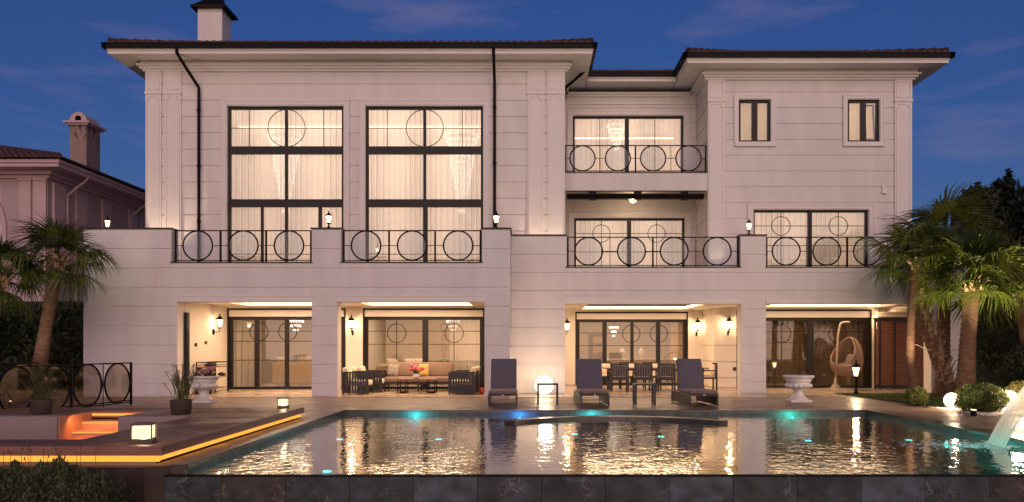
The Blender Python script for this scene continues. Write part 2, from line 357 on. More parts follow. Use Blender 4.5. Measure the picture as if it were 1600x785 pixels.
# water: Fresnel mirror over a clear, slightly tinted body, with fine wind ripples
def watermat():
    m = bpy.data.materials.new('pool_water'); m.use_nodes = True; n = m.node_tree.nodes; l = m.node_tree.links; n.clear()
    o = n.new('ShaderNodeOutputMaterial'); t = n.new('ShaderNodeBsdfTransparent'); t.inputs[0].default_value = (.45, .66, .66, 1)
    g = n.new('ShaderNodeBsdfGlossy'); g.inputs['Roughness'].default_value = .015; g.inputs[0].default_value = (.95, .95, .95, 1)
    p = n.new('ShaderNodeNewGeometry'); mp = n.new('ShaderNodeMapping'); mp.inputs['Scale'].default_value = (1.1, .85, 1); l.new(p.outputs['Position'], mp.inputs[0])
    a = n.new('ShaderNodeTexNoise'); a.inputs['Scale'].default_value = 6; a.inputs['Detail'].default_value = 2.2; a.inputs['Roughness'].default_value = .55; a.inputs['Distortion'].default_value = .5; l.new(mp.outputs[0], a.inputs['Vector'])
    c = n.new('ShaderNodeTexNoise'); c.inputs['Scale'].default_value = .55; c.inputs['Detail'].default_value = 2; l.new(p.outputs['Position'], c.inputs['Vector'])
    cr = n.new('ShaderNodeMapRange'); cr.inputs[1].default_value = .4; cr.inputs[2].default_value = .62; cr.inputs[3].default_value = .45; cr.inputs[4].default_value = 1; l.new(c.outputs[0], cr.inputs[0])
    mu = n.new('ShaderNodeMath'); mu.operation = 'MULTIPLY'; l.new(a.outputs[0], mu.inputs[0]); l.new(cr.outputs[0], mu.inputs[1])
    bp = n.new('ShaderNodeBump'); bp.inputs['Strength'].default_value = 1.0; bp.inputs['Distance'].default_value = .0092; l.new(mu.outputs[0], bp.inputs['Height'])
    lw = n.new('ShaderNodeLayerWeight'); l.new(bp.outputs[0], lw.inputs['Normal']); pw_ = n.new('ShaderNodeMath'); pw_.operation = 'POWER'; pw_.inputs[1].default_value = 2.5; l.new(lw.outputs['Facing'], pw_.inputs[0])
    fr = n.new('ShaderNodeMapRange'); fr.inputs[3].default_value = .02; fr.inputs[4].default_value = 1; l.new(pw_.outputs[0], fr.inputs[0]); l.new(bp.outputs[0], g.inputs['Normal'])
    mx = n.new('ShaderNodeMixShader'); l.new(fr.outputs[0], mx.inputs[0]); l.new(t.outputs[0], mx.inputs[1]); l.new(g.outputs[0], mx.inputs[2]); l.new(mx.outputs[0], o.inputs[0])
    return m
M['water'] = watermat()

# ------------------------------------------------------------------ ground, deck, pool
PX0, PX1, PY0, PY1 = -4.37, 7.87, 10.55, 19.43      # pool
WZ = -.10                                            # water level
struct(MB().add([(-400,-60,-.62),(400,-60,-.62),(400,900,-.62),(-400,900,-.62)], [(0,1,2,3)]).build('ground', M['soil']))
EDGE = 24.5
dk = MB()
dk.box(-22, 24, PY1 + .0, 45, -.5, -.012)            # behind the pool
dk.box(PX1, 24, PY0, PY1, -.5, -.012)                # right of the pool
dk.box(-4.8, PX0, PY0, PY1, -.5, -.012)              # narrow walk on the left
dk.box(-22, -4.8, 17.56, PY1, -.5, -.012)
struct(dk.build('pool_deck', M['deck']))
struct(MB().box(-22, 24, 24.2, 45, -.01, 0).build('patio', M['patio']))
# wooden raised platform with its sunken seating pit
pf = MB()
pf.box(-16, -4.8, 10.8, 11.6, .092, .2); pf.box(-6.25, -4.8, 11.6, 17.56, .092, .2); pf.box(-16, -6.25, 16.42, 17.56, .092, .2)
pf.box(-16, -8.65, 15.6, 16.42, 0, .2); pf.box(-7.57, -6.25, 15.6, 16.42, 0, .2)
plat = struct(pf.build('deck_platform', M['deck_y']))
fb = MB(); fb.box(-16, -4.765, 10.765, 10.798, .082, .205); fb.box(-4.798, -4.765, 10.8, 17.58, .085, .205)
fb.build('fascia_board', M['fascia'], plat)
fw = MB(); fw.box(-16, -4.9, 10.89, 10.93, -.62, -.01); fw.box(-16, -4.55, 10.70, 10.86, -.62, -.055); fw.box(-4.86, -4.55, 10.49, 10.546, -.62, -.015)
fw.build('steel_panel', M['steel'], plat)
MB().box(-16, -4.885, 10.87, 10.885, -.06, .09).box(-4.90, -4.885, 10.885, 17.54, -.011, .09).build('recess_lining', M['seat'], plat)
ls = MB(); ls.box(-16, -4.81, 10.805, 10.825, .0, .090); ls.box(-4.83, -4.81, 10.825, 17.5, .015, .090)
ls.build('led_strip', M['strip'], plat)
pit = MB(); pit.box(-16, -6.25, 11.6, 15.6, -.50, -.42)
pit.build('pit_floor', M['deck_y'], plat)
pw = MB(); pw.box(-6.27, -6.22, 11.6, 15.6, -.42, .195); pw.box(-16, -6.3, 11.55, 11.6, -.42, .19)
pw.build('pit_wall', M['seat'], plat)
bl = MB().rbox(-16, -8.67, 15.25, 15.62, -.42, .215, .05); bl.build('pit_backrest', M['seat'], plat, True)
bl = MB().rbox(-7.57, -6.29, 15.25, 15.62, -.42, .215, .05); bl.build('pit_backrest', M['seat'], plat, True)
for k, (yy, zt) in enumerate(((16.05, .05), (15.7, -.10), (15.4, -.25))):
    MB().box(-8.65, -7.57, yy, 16.44, -.42 if k == 2 else zt - .15, zt).build('step', M['step'], plat)
    MB().box(-8.63, -7.59, yy - .012, yy - .001, zt - .045, zt - .03).build('step_led', M['step_led'], plat)
MB().box(-8.63, -7.59, 16.40, 16.41, .13, .165).build('step_led', M['step_led'], plat)
MB().box(-8.70, -8.648, 15.3, 16.42, -.42, .198).build('pit_wall', M['step'], plat)
for (x, y, sx) in ((-8.1, 15.95, 1.0),):
    lamp('AREA', 'step_light', (x, 15.6, .16), 8, (1, .32, .08), 1.0, rot=(R(35), 0, 0), sy=.05, parent=plat)
lamp('AREA', 'strip_light', (-10.4, 10.74, .055), 6, (1, .42, .10), 11, rot=(0, 0, 0), sy=.05, parent=plat)
lamp('AREA', 'strip_light', (-4.70, 14.2, .10), .8, (1, .42, .10), .05, rot=(0, R(25), 0), sy=6.6, parent=plat)

# pool shell
pool = struct(thing('swimming_pool', None, None, (1.75, 15, 0)))
sh = MB()
sh.box(PX0, PX1, PY0, PY1, -1.5, -1.4)
sh.box(PX0 - .02, PX0 + .02, PY0, PY1, -1.4, -.03); sh.box(PX1 - .02, PX1 + .02, PY0, PY1, -1.4, -.03)
sh.box(PX0 + .02, PX1 - .02, PY1 - .02, PY1 + .02, -1.4, -.03); sh.box(PX0, 13, PY0 - .12, PY0, -1.4, -.112)
sh.build('pool_shell', M['poolstone'], pool)
struct(MB().add([(PX0 + .02, PY0 - .15, WZ), (PX1 - .02, PY0 - .15, WZ), (PX1 - .02, PY1 - .02, WZ), (PX0 + .02, PY1 - .02, WZ)], [(0, 1, 2, 3)]).build('pool_water', M['water']))
# coping stones round the pool edge
n = 16
for k in range(n):
    a = PX0 + (PX1 - PX0) * k / n; b = PX0 + (PX1 - PX0) * (k + 1) / n
    MB().box(a + .004, b - .004, PY1 - .03, PY1 + .32, -.05, .006).build('coping_stone', M['copingstone'], pool)
n = 12
for k in range(n):
    a = PY0 + (PY1 - PY0) * k / n; b = PY0 + (PY1 - PY0) * (k + 1) / n
    MB().box(PX1 - .03, PX1 + .34, a + .004, b - .004, -.05, .006).build('coping_stone', M['copingstone'], pool)
    MB().box(PX0 - .16, PX0 + .03, a + .004, b - .004, -.05, .006).build('coping_stone', M['copingstone'], pool)
# overflow edge: dark slate slabs
tw = .797; x0 = wx(451, 10.5) - 5 * tw; kinds = 'aacabaacaaacaacabaaca'
x = x0; i = 0
while x < 13.5:
    a = max(x, -4.55)
    if x + tw > -4.5:
        MB().box(a + .003, x + tw - .003, PY0 - .19 + (i % 3) * .002, PY0 - .12, -.437, -.125).build('slate_tile', M['slate_' + kinds[i % len(kinds)]], pool)
    x += tw; i += 1
MB().box(-4.548, PX0 + .02, PY0 - .05, PY0 - .004, -.62, .006).build('coping_stone', M['copingstone'], pool)
MB().box(-4.55, 13.5, PY0 - .20, PY0 - .115, -.124, -.106).build('edge_strip', M['black'], pool)
MB().box(-4.55, 13.5, PY0 - .55, PY0 - .19, -.60, -.445).build('overflow_channel', M['black'], pool)
# the low curved ledge standing in the water
arc = MB(); cx, half = 1.78, 2.31; sag = 1.15; Rr = (half**2 + sag**2) / (2 * sag); yc = 18.35 - Rr; a0 = math.asin(half / Rr); nn = 28
inner = [(cx + (Rr-.28)*math.sin(-a0 + 2*a0*k/nn), yc + (Rr-.28)*math.cos(-a0 + 2*a0*k/nn)) for k in range(nn+1)]
outer = [(cx + Rr*math.sin(-a0 + 2*a0*k/nn), yc + Rr*math.cos(-a0 + 2*a0*k/nn)) for k in range(nn+1)]
for k in range(nn):
    p, q, r_, s_ = inner[k], inner[k+1], outer[k+1], outer[k]
    arc.add([(*p,-1.4),(*q,-1.4),(*r_,-1.4),(*s_,-1.4),(*p,-.035),(*q,-.035),(*r_,-.035),(*s_,-.035)], [(4,5,6,7),(0,1,5,4),(2,3,7,6)] + ([(3,0,4,7)] if k == 0 else []) + ([(1,2,6,5)] if k == nn-1 else []))
arc.build('curved_ledge', M['copingstone'], pool)
# underwater lights
CY, BL, GR = (.05, .75, .85), (.03, .30, 1.0), (.05, .9, .45)
for (px, py, c, wall) in ((650, 648, CY, 1), (812, 648, BL, 1), (925, 647, CY, 1), (1237, 647, (.03, .8, .65), 1),
                          (531, 672, CY, 0), (685, 672, CY, 0), (898, 665, CY, 0), (1033, 668, GR, 0), (1263, 674, CY, 0), (1420, 673, (.04, .8, .7), 0), (511, 717, CY, 0), (1500, 674, (.03, .75, .6), 2)):
    if wall == 1: X, Y, Z, ax = wx(px, PY1), PY1 - .05, -.17, (0, 1, 0)
    elif wall == 2: X, Y, Z, ax = PX1 - .06, 15.6, -.35, (1, 0, 0)
    else:
        Y = F * (H - WZ) / (py - 540); X = wx(px, Y); Z = -.28; ax = (0, 0, 1)
    r_ = .035 if wall == 1 else .06
    o = MB().disc((X, Y, Z), r_, .012, ax).build('pool_light', glow('pool_lamp', c, 14 if wall == 1 else 12), pool)
    lamp('POINT', 'pool_glow', (X, Y - (.25 if wall == 1 else 0), Z - .02 if wall else Z + .1), 62 if wall == 1 else 10, c, .06, pool)
lamp('POINT', 'pool_glow', (PX1 - .8, 13.2, -.6), 300, (.03, .75, .6), .2, pool)
lamp('POINT', 'pool_glow', (PX0 + .6, 13.2, -.6), 14, (.03, .75, .6), .2, pool)
lamp('POINT', 'pool_glow', (6.2, 13.4, -.7), 420, (.03, .7, .6), .2, pool)

# ------------------------------------------------------------------ the villa
YL, YM, YR, FL, FR = 28.5, 31.4, 29.4, 24.5, 26.0     # wall planes: left wing, middle, right wing, terrace fronts
XA, XB, XC, XD = -13.15, 1.206, 6.27, 13.5
T1, PT = 3.94, 4.94                                   # terrace floor, parapet top
villa = thing('villa', 'large white villa with dark framed glowing windows and ring patterned railings behind the pool', 'house', (0, 30, 0))
UP = [3.94 - .56 + .559 * k for k in range(0, 14)]; UP = [5.98 + .559 * k for k in range(-4, 9)]
LOW = [.36 + .569 * k for k in range(-1, 9)]
def free(x0, x1, z0, z1, holes):
    out = []; xs = sorted({x0, x1} | {min(max(h[i], x0), x1) for h in holes for i in (0, 1) if h[2] < z1 - 1e-6 and h[3] > z0 + 1e-6})
    prev = None
    for a, b in zip(xs, xs[1:]):
        if b - a < 1e-4: continue
        m = (a + b) / 2; zz = [(z0, z1)]
        for h in holes:
            if h[0] < m < h[1]:
                nz_ = []
                for p, q in zz:
                    if h[2] >= q or h[3] <= p: nz_.append((p, q)); continue
                    if h[2] > p + 1e-4: nz_.append((p, h[2]))
                    if h[3] < q - 1e-4: nz_.append((h[3], q))
                zz = nz_
        if prev and prev[1] == zz and abs(prev[0][1] - a) < 1e-6: prev[0][1] = b
        else:
            prev = ([a, b], zz); out.append(prev)
    return [(a, b, p, q) for (a, b), zz in out for p, q in zz if q - p > .02 and b - a > .01]
def wall(Y, x0, x1, z0, z1, holes, lines, t=.28, m='stucco', flip=None):
    """A rendered wall in the plane y=Y: a backing wall and, 15 mm proud of it, the bands between the joints."""
    bk = MB()
    for a, b, p, q in free(x0, x1, z0, z1, holes): bk.box(a, b, Y + .03, Y + t, p, q)
    w = bk.build('wall', M[m], villa)
    zs = [z0] + [z for z in lines if z0 + .06 < z < z1 - .06] + [z1]
    for p, q in zip(zs, zs[1:]):
        for a, b, u, v in free(x0, x1, p, q, holes):
            MB().box(a + .002, b - .002, Y, Y + .035, u + (.026 if abs(u-p) < 1e-6 else 0), v - (.026 if abs(v-q) < 1e-6 else 0)).build('wall_panel', M[m], w)
    return w
def sidewall(X, y0, y1, z0, z1, lines, face, m='stucco', t=.25):
    """A wall in the plane x=X whose outside looks towards face (+1/-1)."""
    i0, i1 = (X - t, X - .03) if face > 0 else (X + .03, X + t)
    w = MB().box(i0, i1, y0, y1, z0, z1).build('wall', M[m], villa)
    zs = [z0] + [z for z in lines if z0 + .06 < z < z1 - .06] + [z1]
    a, b = (X - .035, X) if face > 0 else (X, X + .035)
    for p, q in zip(zs, zs[1:]): MB().box(a, b, y0 + .002, y1 - .002, p + .026, q - .026).build('wall_panel', M[m], w)
    return w
def win(x0, x1, z0, z1, Y, mull=(), trans=(), thin=(), circ=(), fr=.08, gm='glass', parent=None, label=None, dep=.09):
    f = MB(); f.box(x0, x0 + fr, Y, Y + dep, z0, z1); f.box(x1 - fr, x1, Y, Y + dep, z0, z1)
    f.box(x0 + fr, x1 - fr, Y, Y + dep, z1 - fr, z1); f.box(x0 + fr, x1 - fr, Y, Y + dep, z0, z0 + fr * .8)
    w = f.build('window', M['frame'], villa)
    if label: w['label'] = label
    xs = [x0 + fr]; zs = [z0 + fr]
    for (z, h) in sorted(trans): MB().box(x0 + fr, x1 - fr, Y - .012, Y + dep - .01, z - h/2, z + h/2).build('transom', M['frame'], w); zs.append(z)
    zs.append(z1 - fr)
    for (x, ww, p, q) in mull: MB().box(x - ww/2, x + ww/2, Y - .006, Y + dep - .02, p, q).build('mullion', M['frame'], w)
    mx = sorted({x for x, ww, p, q in mull})
    for p, q in zip(zs, zs[1:]):
        cut = [x0 + fr] + sorted(x for x, ww, a, b in mull if a < (p+q)/2 < b) + [x1 - fr]
        for a, b in zip(cut, cut[1:]): MB().box(a, b, Y + .04, Y + .048, p, q).build('pane', M[gm], w)
    for (xa, za, xb, zb) in thin: MB().bar((xa, Y + .03, za), (xb, Y + .03, zb), .022).build('glazing_bar', M['frame'], w)
    for (cx_, cz, r) in circ: MB().ring((cx_, Y + .028, cz), r, .014).build('glazing_ring', M['frame'], w, True)
    return w
def architrave(x0, x1, z0, z1, Y, w=.2, sill=False):
    m = MB()
    for (o1, o2, d) in ((0, w, .03), (.03, w - .04, .055), (w - .045, w + .005, .075)):
        m.box(x0 - o2, x0 - o1, Y - d, Y + .01, z0, z1 + o2); m.box(x1 + o1, x1 + o2, Y - d, Y + .01, z0, z1 + o2)
        m.box(x0 - o1, x1 + o1, Y - d, Y + .01, z1 + o1, z1 + o2)
        if sill: m.box(x0 - o2, x1 + o2, Y - d - .02, Y + .01, z0 - o2, z0 - o1)
    m.build('window_surround', M['trim'], villa)
def sx(px): return wx(px, YL)
# window openings
wl1 = (sx(355), sx(537), T1, wz(166, YL)); wl2 = (sx(571), sx(755), T1, wz(166, YL))
gl1 = (sx(355), sx(540), 0, 2.78); gl2 = (sx(567), sx(757), 0, 2.78)
wm2 = (wx(895, YM), wx(1068, YM), 7.62, wz(181, YM)); wm1 = (wx(897, YM), wx(1070, YM), T1, wz(341, YM)); gm = (wx(899, YM), wx(1075, YM), 0, 2.78)
ws1 = (wx(1154, YR), wx(1204, YR), wz(222, YR), wz(156, YR)); ws2 = (wx(1324, YR), wx(1374, YR), wz(222, YR), wz(156, YR))
wr1 = (wx(1177, YR), wx(1357, YR), T1, wz(328, YR)); gr = (7.3, wx(1362, YR), 0, 2.78)
TOP = 11.0
wall(YL, XA, XB, T1, TOP, [wl1, wl2], UP)
wall(YM, XB, XC + .2, T1, TOP, [wm2, wm1], UP)
wall(YR, XC, XD, T1, TOP, [ws1, ws2, wr1], UP)
sidewall(XB, YL + .28, YM, T1, TOP, UP, 1); sidewall(XC, YR + .28, YM, T1, TOP, UP, -1)
sidewall(XA, YL + .28, 42, 0, TOP, UP, -1); sidewall(XD, YR + .28, 42, 0, TOP, UP, 1)
MB().box(XA, XD, 42, 42.3, 0, TOP).build('wall', M['stucco'], villa)
# ground floor walls at the back of the porches
wall(YL, XA, -.7, 0, 2.9, [gl1, gl2], [], m='stucco_in')
wall(YM, 1.1, 6.9, 0, 2.9, [gm], [], m='stucco_in')
wall(YR, 6.5, XD, 0, 2.9, [gr], LOW, m='stucco_in')
sidewall(-10.38, FL + .5, YL, 0, 2.9, [], 1, 'stucco_in')
sidewall(1.1, FR + .5, YM, 0, 2.9, LOW, 1, 'stucco_in'); sidewall(6.5, YR + .28, YM, 0, 2.9, LOW, -1, 'stucco_in')
# terrace fronts (the ground floor porch piers, beam and parapet in one wall each)
def lx(px): return wx(px, FL)
def rx(px): return wx(px, FR)
o1 = (lx(277), lx(487), 0, 2.79); o2 = (lx(527), lx(757), 0, 2.79)
r1 = (lx(268), lx(487), T1, PT + .1); r2 = (lx(533), lx(753), T1, PT + .1)
wall(FL, XA, lx(797), 0, PT, [o1, o2, r1, r2], LOW, t=.5)
o3 = (rx(883), rx(1158), 0, 2.81); o4 = (rx(1197), 12.54, 0, 2.81)
r3 = (rx(885), rx(1157), T1, PT + .1); r4 = (rx(1197), 12.54, T1, PT + .1)
wall(FR, lx(797), XD, 0, PT, [o3, o4, r3, r4], LOW, t=.5)
sidewall(lx(797), FL + .5, FR, 0, PT, LOW, 1, t=.5)
MB().box(XA, XA + .3, FL + .5, YL, 0, PT).build('wall', M['stucco'], villa); MB().box(XD - .3, XD, FR + .5, YR, 2.82, PT).build('wall', M['stucco'], villa)
sb = MB(); sb.box(XA + .3, lx(797) - .5, FL + .5, YL + .01, 3.3, T1 - .01); sb.box(lx(797)-.5, XD - .3, FR + .5, YR + .01, 3.3, T1 - .01); sb.box(XB, XC + .2, YR + .01, YM + .01, 3.3, T1 - .01)
sb.build('terrace_floor', M['patio'], villa)
# lintel mouldings and parapet caps
for (a, b, Y, z) in ((o1[0] - .03, o1[1] + .03, FL, 2.79), (o2[0] - .03, o2[1] + .03, FL, 2.79), (o3[0] - .03, o3[1] + .03, FR, 2.81), (o4[0], o4[1] + .03, FR, 2.81)):
    MB().box(a, b, Y - .03, Y + .01, z + .004, z + .17).box(a - .02, b + .02, Y - .05, Y + .01, z + .17, z + .2).build('lintel_moulding', M['trim'], villa)
for (a, b, Y, y1) in ((XA - .05, lx(268) + .02, FL, FL + .5), (lx(487) - .03, lx(533) + .03, FL, FL + .5), (lx(753) - .03, lx(797) + .04, FL, FR + .1), (lx(797) + .045, rx(885) + .02, FR, FR + .5), (rx(1157) - .03, rx(1197) + .03, FR, FR + .5), (12.52, XD + .05, FR, FR + .5)):
    MB().box(a, b, Y - .05, y1, PT, PT + .035).build('parapet_cap', M['cap'], villa)
MB().box(XA - .05, XA + .33, FL + .5, YL, PT + .002, PT + .037).build('parapet_cap', M['cap'], villa)
for (a, b, Y) in ((r1[0], r1[1], FL), (r2[0], r2[1], FL), (r3[0], r3[1], FR), (r4[0], r4[1], FR)):
    MB().box(a - .03, b + .03, Y - .04, Y + .52, T1 + .002, T1 + .03).build('sill_cap', M['cap'], villa)
# porch ceilings with lit coves
def porch(x0, x1, y0, y1, tray, k=1.0):
    a, b, c, d = tray; m = MB(); z = 2.84
    m.box(x0, a, y0, y1, z, z + .06); m.box(b, x1, y0, y1, z, z + .06); m.box(a, b, y0, c, z, z + .06); m.box(a, b, d, y1, z, z + .06)
    m.box(a - .15, b + .15, c - .15, d + .15, z + .25, z + .28)
    m.build('porch_ceiling', M['stucco_in'], villa)
    s = MB(); s.box(a, b, d + .02, d + .05, z + .07, z + .11); s.box(a - .05, a - .02, c, d, z + .07, z + .11); s.box(b + .02, b + .05, c, d, z + .07, z + .11)
    s.build('cove_strip', M['cove'], villa)
    lamp('AREA', 'cove_light', ((a+b)/2, (c+d)/2, z + .22), k * 250 * (b - a) / 3.5, WARM4, b - a, villa, (0, 0, 0), d - c)
porch(XA + .3, -5.95, FL + .5, YL, (-9.4, -6.6, 25.3, 27.9)); porch(-5.95, -.6, FL + .5, YL, (-5.3, -1.9, 25.3, 27.9))
porch(1.1, 6.5, FR + .5, YM, (1.9, 5.7, 26.9, 30.6)); porch(6.5, XD, FR + .5, YR, (7.9, 12.0, 26.9, 28.9), .42)
# plasters on the upper walls
def pilaster(x0, x1, Y, z1=10.88):
    m = MB(); m.box(x0, x1, Y - .06, Y + .01, T1, z1 - .75); m.box(x0 - .02, x1 + .02, Y - .10, Y + .01, z1 - .78, z1 - .70); m.box(x0 - .005, x1 + .005, Y - .065, Y + .01, z1 - .7, z1)
    c = .07; a, b = x0 + .07, x1 - .07; zt = z1 - .86
    pts = [(a, T1 + .3), (a, zt - c*1.4), (a + c, zt - c*1.4), (a + c, zt), (b - c, zt), (b - c, zt - c*1.4), (b, zt - c*1.4), (b, T1 + .3)]
    for p, q in zip(pts, pts[1:] + pts[:1]): m.bar((p[0], Y - .065, p[1]), (q[0], Y - .065, q[1]), .034, .034)
    pts = [(a, z1 - .62), (a, z1 - .08), (b, z1 - .08), (b, z1 - .62)]
    for p, q in zip(pts, pts[1:] + pts[:1]): m.bar((p[0], Y - .07, p[1]), (q[0], Y - .07, q[1]), .034, .034)
    m.build('pilaster', M['trim'], villa)
for a, b in ((228.5, 253), (258, 284), (824, 850), (855, 882)): pilaster(sx(a), sx(b), YL)
for a, b in ((1106, 1132), (1397, 1424)): pilaster(wx(a, YR), wx(b, YR), YR)
# cornices, eaves, gutters, roofs
def cornice(x0, x1, Y, yb):
    m = MB()
    for (p, a, b) in ((.09, 10.88, 10.95), (.16, 10.95, 11.03), (.24, 11.03, 11.10), (.14, 11.10, 11.20)): m.box(x0 - p, x1 + p, Y - p, yb, a, b)
    m.build('cornice', M['trim'], villa)
cornice(XA, XB, YL, 41.9)
m = MB()
for (p, a, b) in ((.05, 10.60, 10.66), (.09, 10.88, 10.95), (.16, 10.95, 11.03)): m.box(XB + (.16 if b < 11 else .24) * (a > 10.8) + .001, XC - (.24 if a > 10.8 else 0) - .001, YM - p, YM + .1, a, b)
m.build('cornice', M['trim'], villa); cornice(XC, XD, YR, 41.85)
OV = .87; EZ = 11.2
def eave(x0, x1, Y, yb):
    m = MB(); m.box(x0, x1, Y, yb, EZ, EZ + .10); m.box(x0 - .03, x1 + .03, Y - .03, yb, EZ + .10, EZ + .16); m.build('eave', M['trim'], villa)
EL = (XA - OV, XB + OV, YL - OV); EM = (XB + OV + .03, XC - OV - .03, YM - OV); ER = (XC - OV, XD + OV, YR - OV)
eave(*EL, 42.9); eave(*ER, 42.9); eave(EM[0] + .002, EM[1] - .002, EM[2], 40)
def gutter(pts):
    m = MB(); pts = [Vector((p[0], p[1], EZ + .235)) for p in pts]
    for p, q in zip(pts, pts[1:]):
        d = (q - p).normalized(); m.bar(p - d * .07, q + d * .07, .14, .15)
        m.bar(p - d * .09 + Vector((0, 0, .075)), q + d * .09 + Vector((0, 0, .075)), .18, .03)
        k = 0; L_ = (q - p).length
        while k < L_: m.bar(p + d * k, p + d * (k + .03), .16, .17); k += .9
    m.build('gutter', M['black'], villa)
g = .07
gutter([(EL[0] - g, 42), (EL[0] - g, EL[2] - g), (EL[1] + g, EL[2] - g), (EL[1] + g, EM[2] - g), (ER[0] - g, EM[2] - g), (ER[0] - g, ER[2] - g), (ER[1] + g, ER[2] - g), (ER[1] + g, 42)])
def roof(x0, x1, y0, y1, z, parent, pitch=17.5, tw=.24, rows=.36, maxrun=99, name='roof'):
    tp = math.tan(R(pitch)); D = min((x1 - x0), (y1 - y0)) / 2
    hh = D * tp
    if (x1 - x0) > (y1 - y0): rd = [(x0 + D, (y0+y1)/2), (x1 - D, (y0+y1)/2)]
    else: rd = [((x0+x1)/2, y0 + D), ((x0+x1)/2, y1 - D)]
    v = [(x0,y0,z),(x1,y0,z),(x1,y1,z),(x0,y1,z),(*rd[0],z+hh),(*rd[1],z+hh)]
    f = [(0,1,5,4),(1,2,5),(2,3,4,5),(3,0,4),(0,3,2,1)] if (x1-x0) > (y1-y0) else [(0,1,4),(1,2,5,4),(2,3,5),(3,0,4,5),(0,3,2,1)]
    rf = MB().add(v, f).build(name, M['tile'], parent)
    ts = MB()
    prof = [(-.5, 0), (-.36, .045), (-.12, .075), (.12, .075), (.36, .045), (.5, 0)]
    def slope(o, u, vdir, length):
        n_ = int(length / tw); w = length / n_
        for i in range(n_):
            s_ = (i + .5) * w; run = min(s_, length - s_, D, maxrun); k = -.06
            while k < run:
                e = min(k + rows + .06, run + .1)
                base = len(ts.v)
                for (t, lift, sc) in ((k, .035, 1.0), (e, 0.0, .86)):
                    for (a, h) in prof:
                        ts.v.append((o[0] + u[0]*(s_ + a*w*sc) + vdir[0]*t, o[1] + u[1]*(s_ + a*w*sc) + vdir[1]*t, z + t*tp + h + lift + .005))
                for j in range(5): ts.f.append((base + j, base + j + 1, base + 7 + j, base + 6 + j))
                ts.f.append(tuple(base + j for j in range(6))[::-1])
                k += rows
    slope((x0, y0), (1, 0), (0, 1), x1 - x0); slope((x1, y0), (0, 1), (-1, 0), y1 - y0); slope((x0, y1), (0, -1), (1, 0), y1 - y0)
    t = ts.build('roof_tiles', M['tile'], rf); t['kind'] = 'stuff'
    rg = MB()
    for c in (0, 1):
        e = rd[0] if (c == 0 or (x1-x0) <= (y1-y0)) else rd[1]
        p = Vector((x0 if c == 0 else x1, y0, z + .06)); q = Vector((*e, z + hh + .06)); n_ = max(3, int((q - p).length / .4))
        for i in range(n_):
            a = p.lerp(q, i / n_); b = p.lerp(q, (i + 1.12) / n_); rg.tube([a + Vector((0,0,.03)), b], [.12, .095], 7)
    rg.build('hip_tile', M['tile'], rf)['kind'] = 'stuff'
    return rf
RZ = EZ + .335
roof(EL[0] + .02, EL[1] - .02, EL[2] + .02, 42.9, RZ, villa, maxrun=5)
roof(ER[0] + .02, ER[1] - .02, ER[2] + .02, 42.9, RZ, villa, maxrun=5)
roof(EM[0] - 5, EM[1] + 5, EM[2] + .02, 40, RZ, villa, pitch=17.3, maxrun=3)
# chimney of the villa
Yc = 31.2; a, b = wx(309, Yc), wx(347, Yc); zt = wz(14, Yc); ch = MB(); ch.box(a, b, Yc, Yc + .95, 11.4, zt)
c_ = ch.build('chimney', M['stucco'], villa)
k = MB(); k.box(a - .2, b + .2, Yc - .2, Yc + 1.15, zt, zt + .09)
xm, ym = (a + b) / 2, Yc + .475
for (w1, w2, z0, z1) in ((.62, .30, zt + .09, zt + .42), (.30, .22, zt + .42, zt + 1.0)):
    k.add([(xm-w1,ym-w1,z0),(xm+w1,ym-w1,z0),(xm+w1,ym+w1,z0),(xm-w1,ym+w1,z0),(xm-w2,ym-w2,z1),(xm+w2,ym-w2,z1),(xm+w2,ym+w2,z1),(xm-w2,ym+w2,z1)], [(0,1,5,4),(1,2,6,5),(2,3,7,6),(3,0,4,7),(4,5,6,7)])
k.build('chimney_cap', M['black'], c_)
# down pipes
def pipe(pts, r=.052):
    p = MB().tube(pts, r, 10); z = pts[-2][2] - .6
    while z > pts[-1][2] + .3:
        p.tube([(pts[-1][0], pts[-1][1], z), (pts[-1][0], pts[-1][1], z + .07)], r * 1.35, 10); z -= 1.9
    p.build('downpipe', M['black'], villa, True)
px_ = sx(313)
pipe([(px_ - .42, EL[2] - .05, EZ + .2), (px_ - .42, EL[2] - .05, EZ + .02), (px_ - .3, EL[2] + .3, EZ - .3), (px_, YL - .13, 10.3), (px_, YL - .13, 10.1), (px_, YL - .13, T1)])
px_ = sx(773)
pipe([(px_, EL[2] - .05, EZ + .2), (px_, EL[2] - .05, EZ + .02), (px_, EL[2] + .3, EZ - .25), (px_, YL - .13, 10.35), (px_, YL - .13, 10.2), (px_, YL - .13, T1)])
pipe([(EL[1] + .05, EM[2] - 1.2, EZ + .15), (XB + .1, EM[2] - .4, EZ - .35), (XB + .1, YM - .3, EZ - .4), (XB + .1, YM - .3, EZ - .5)])
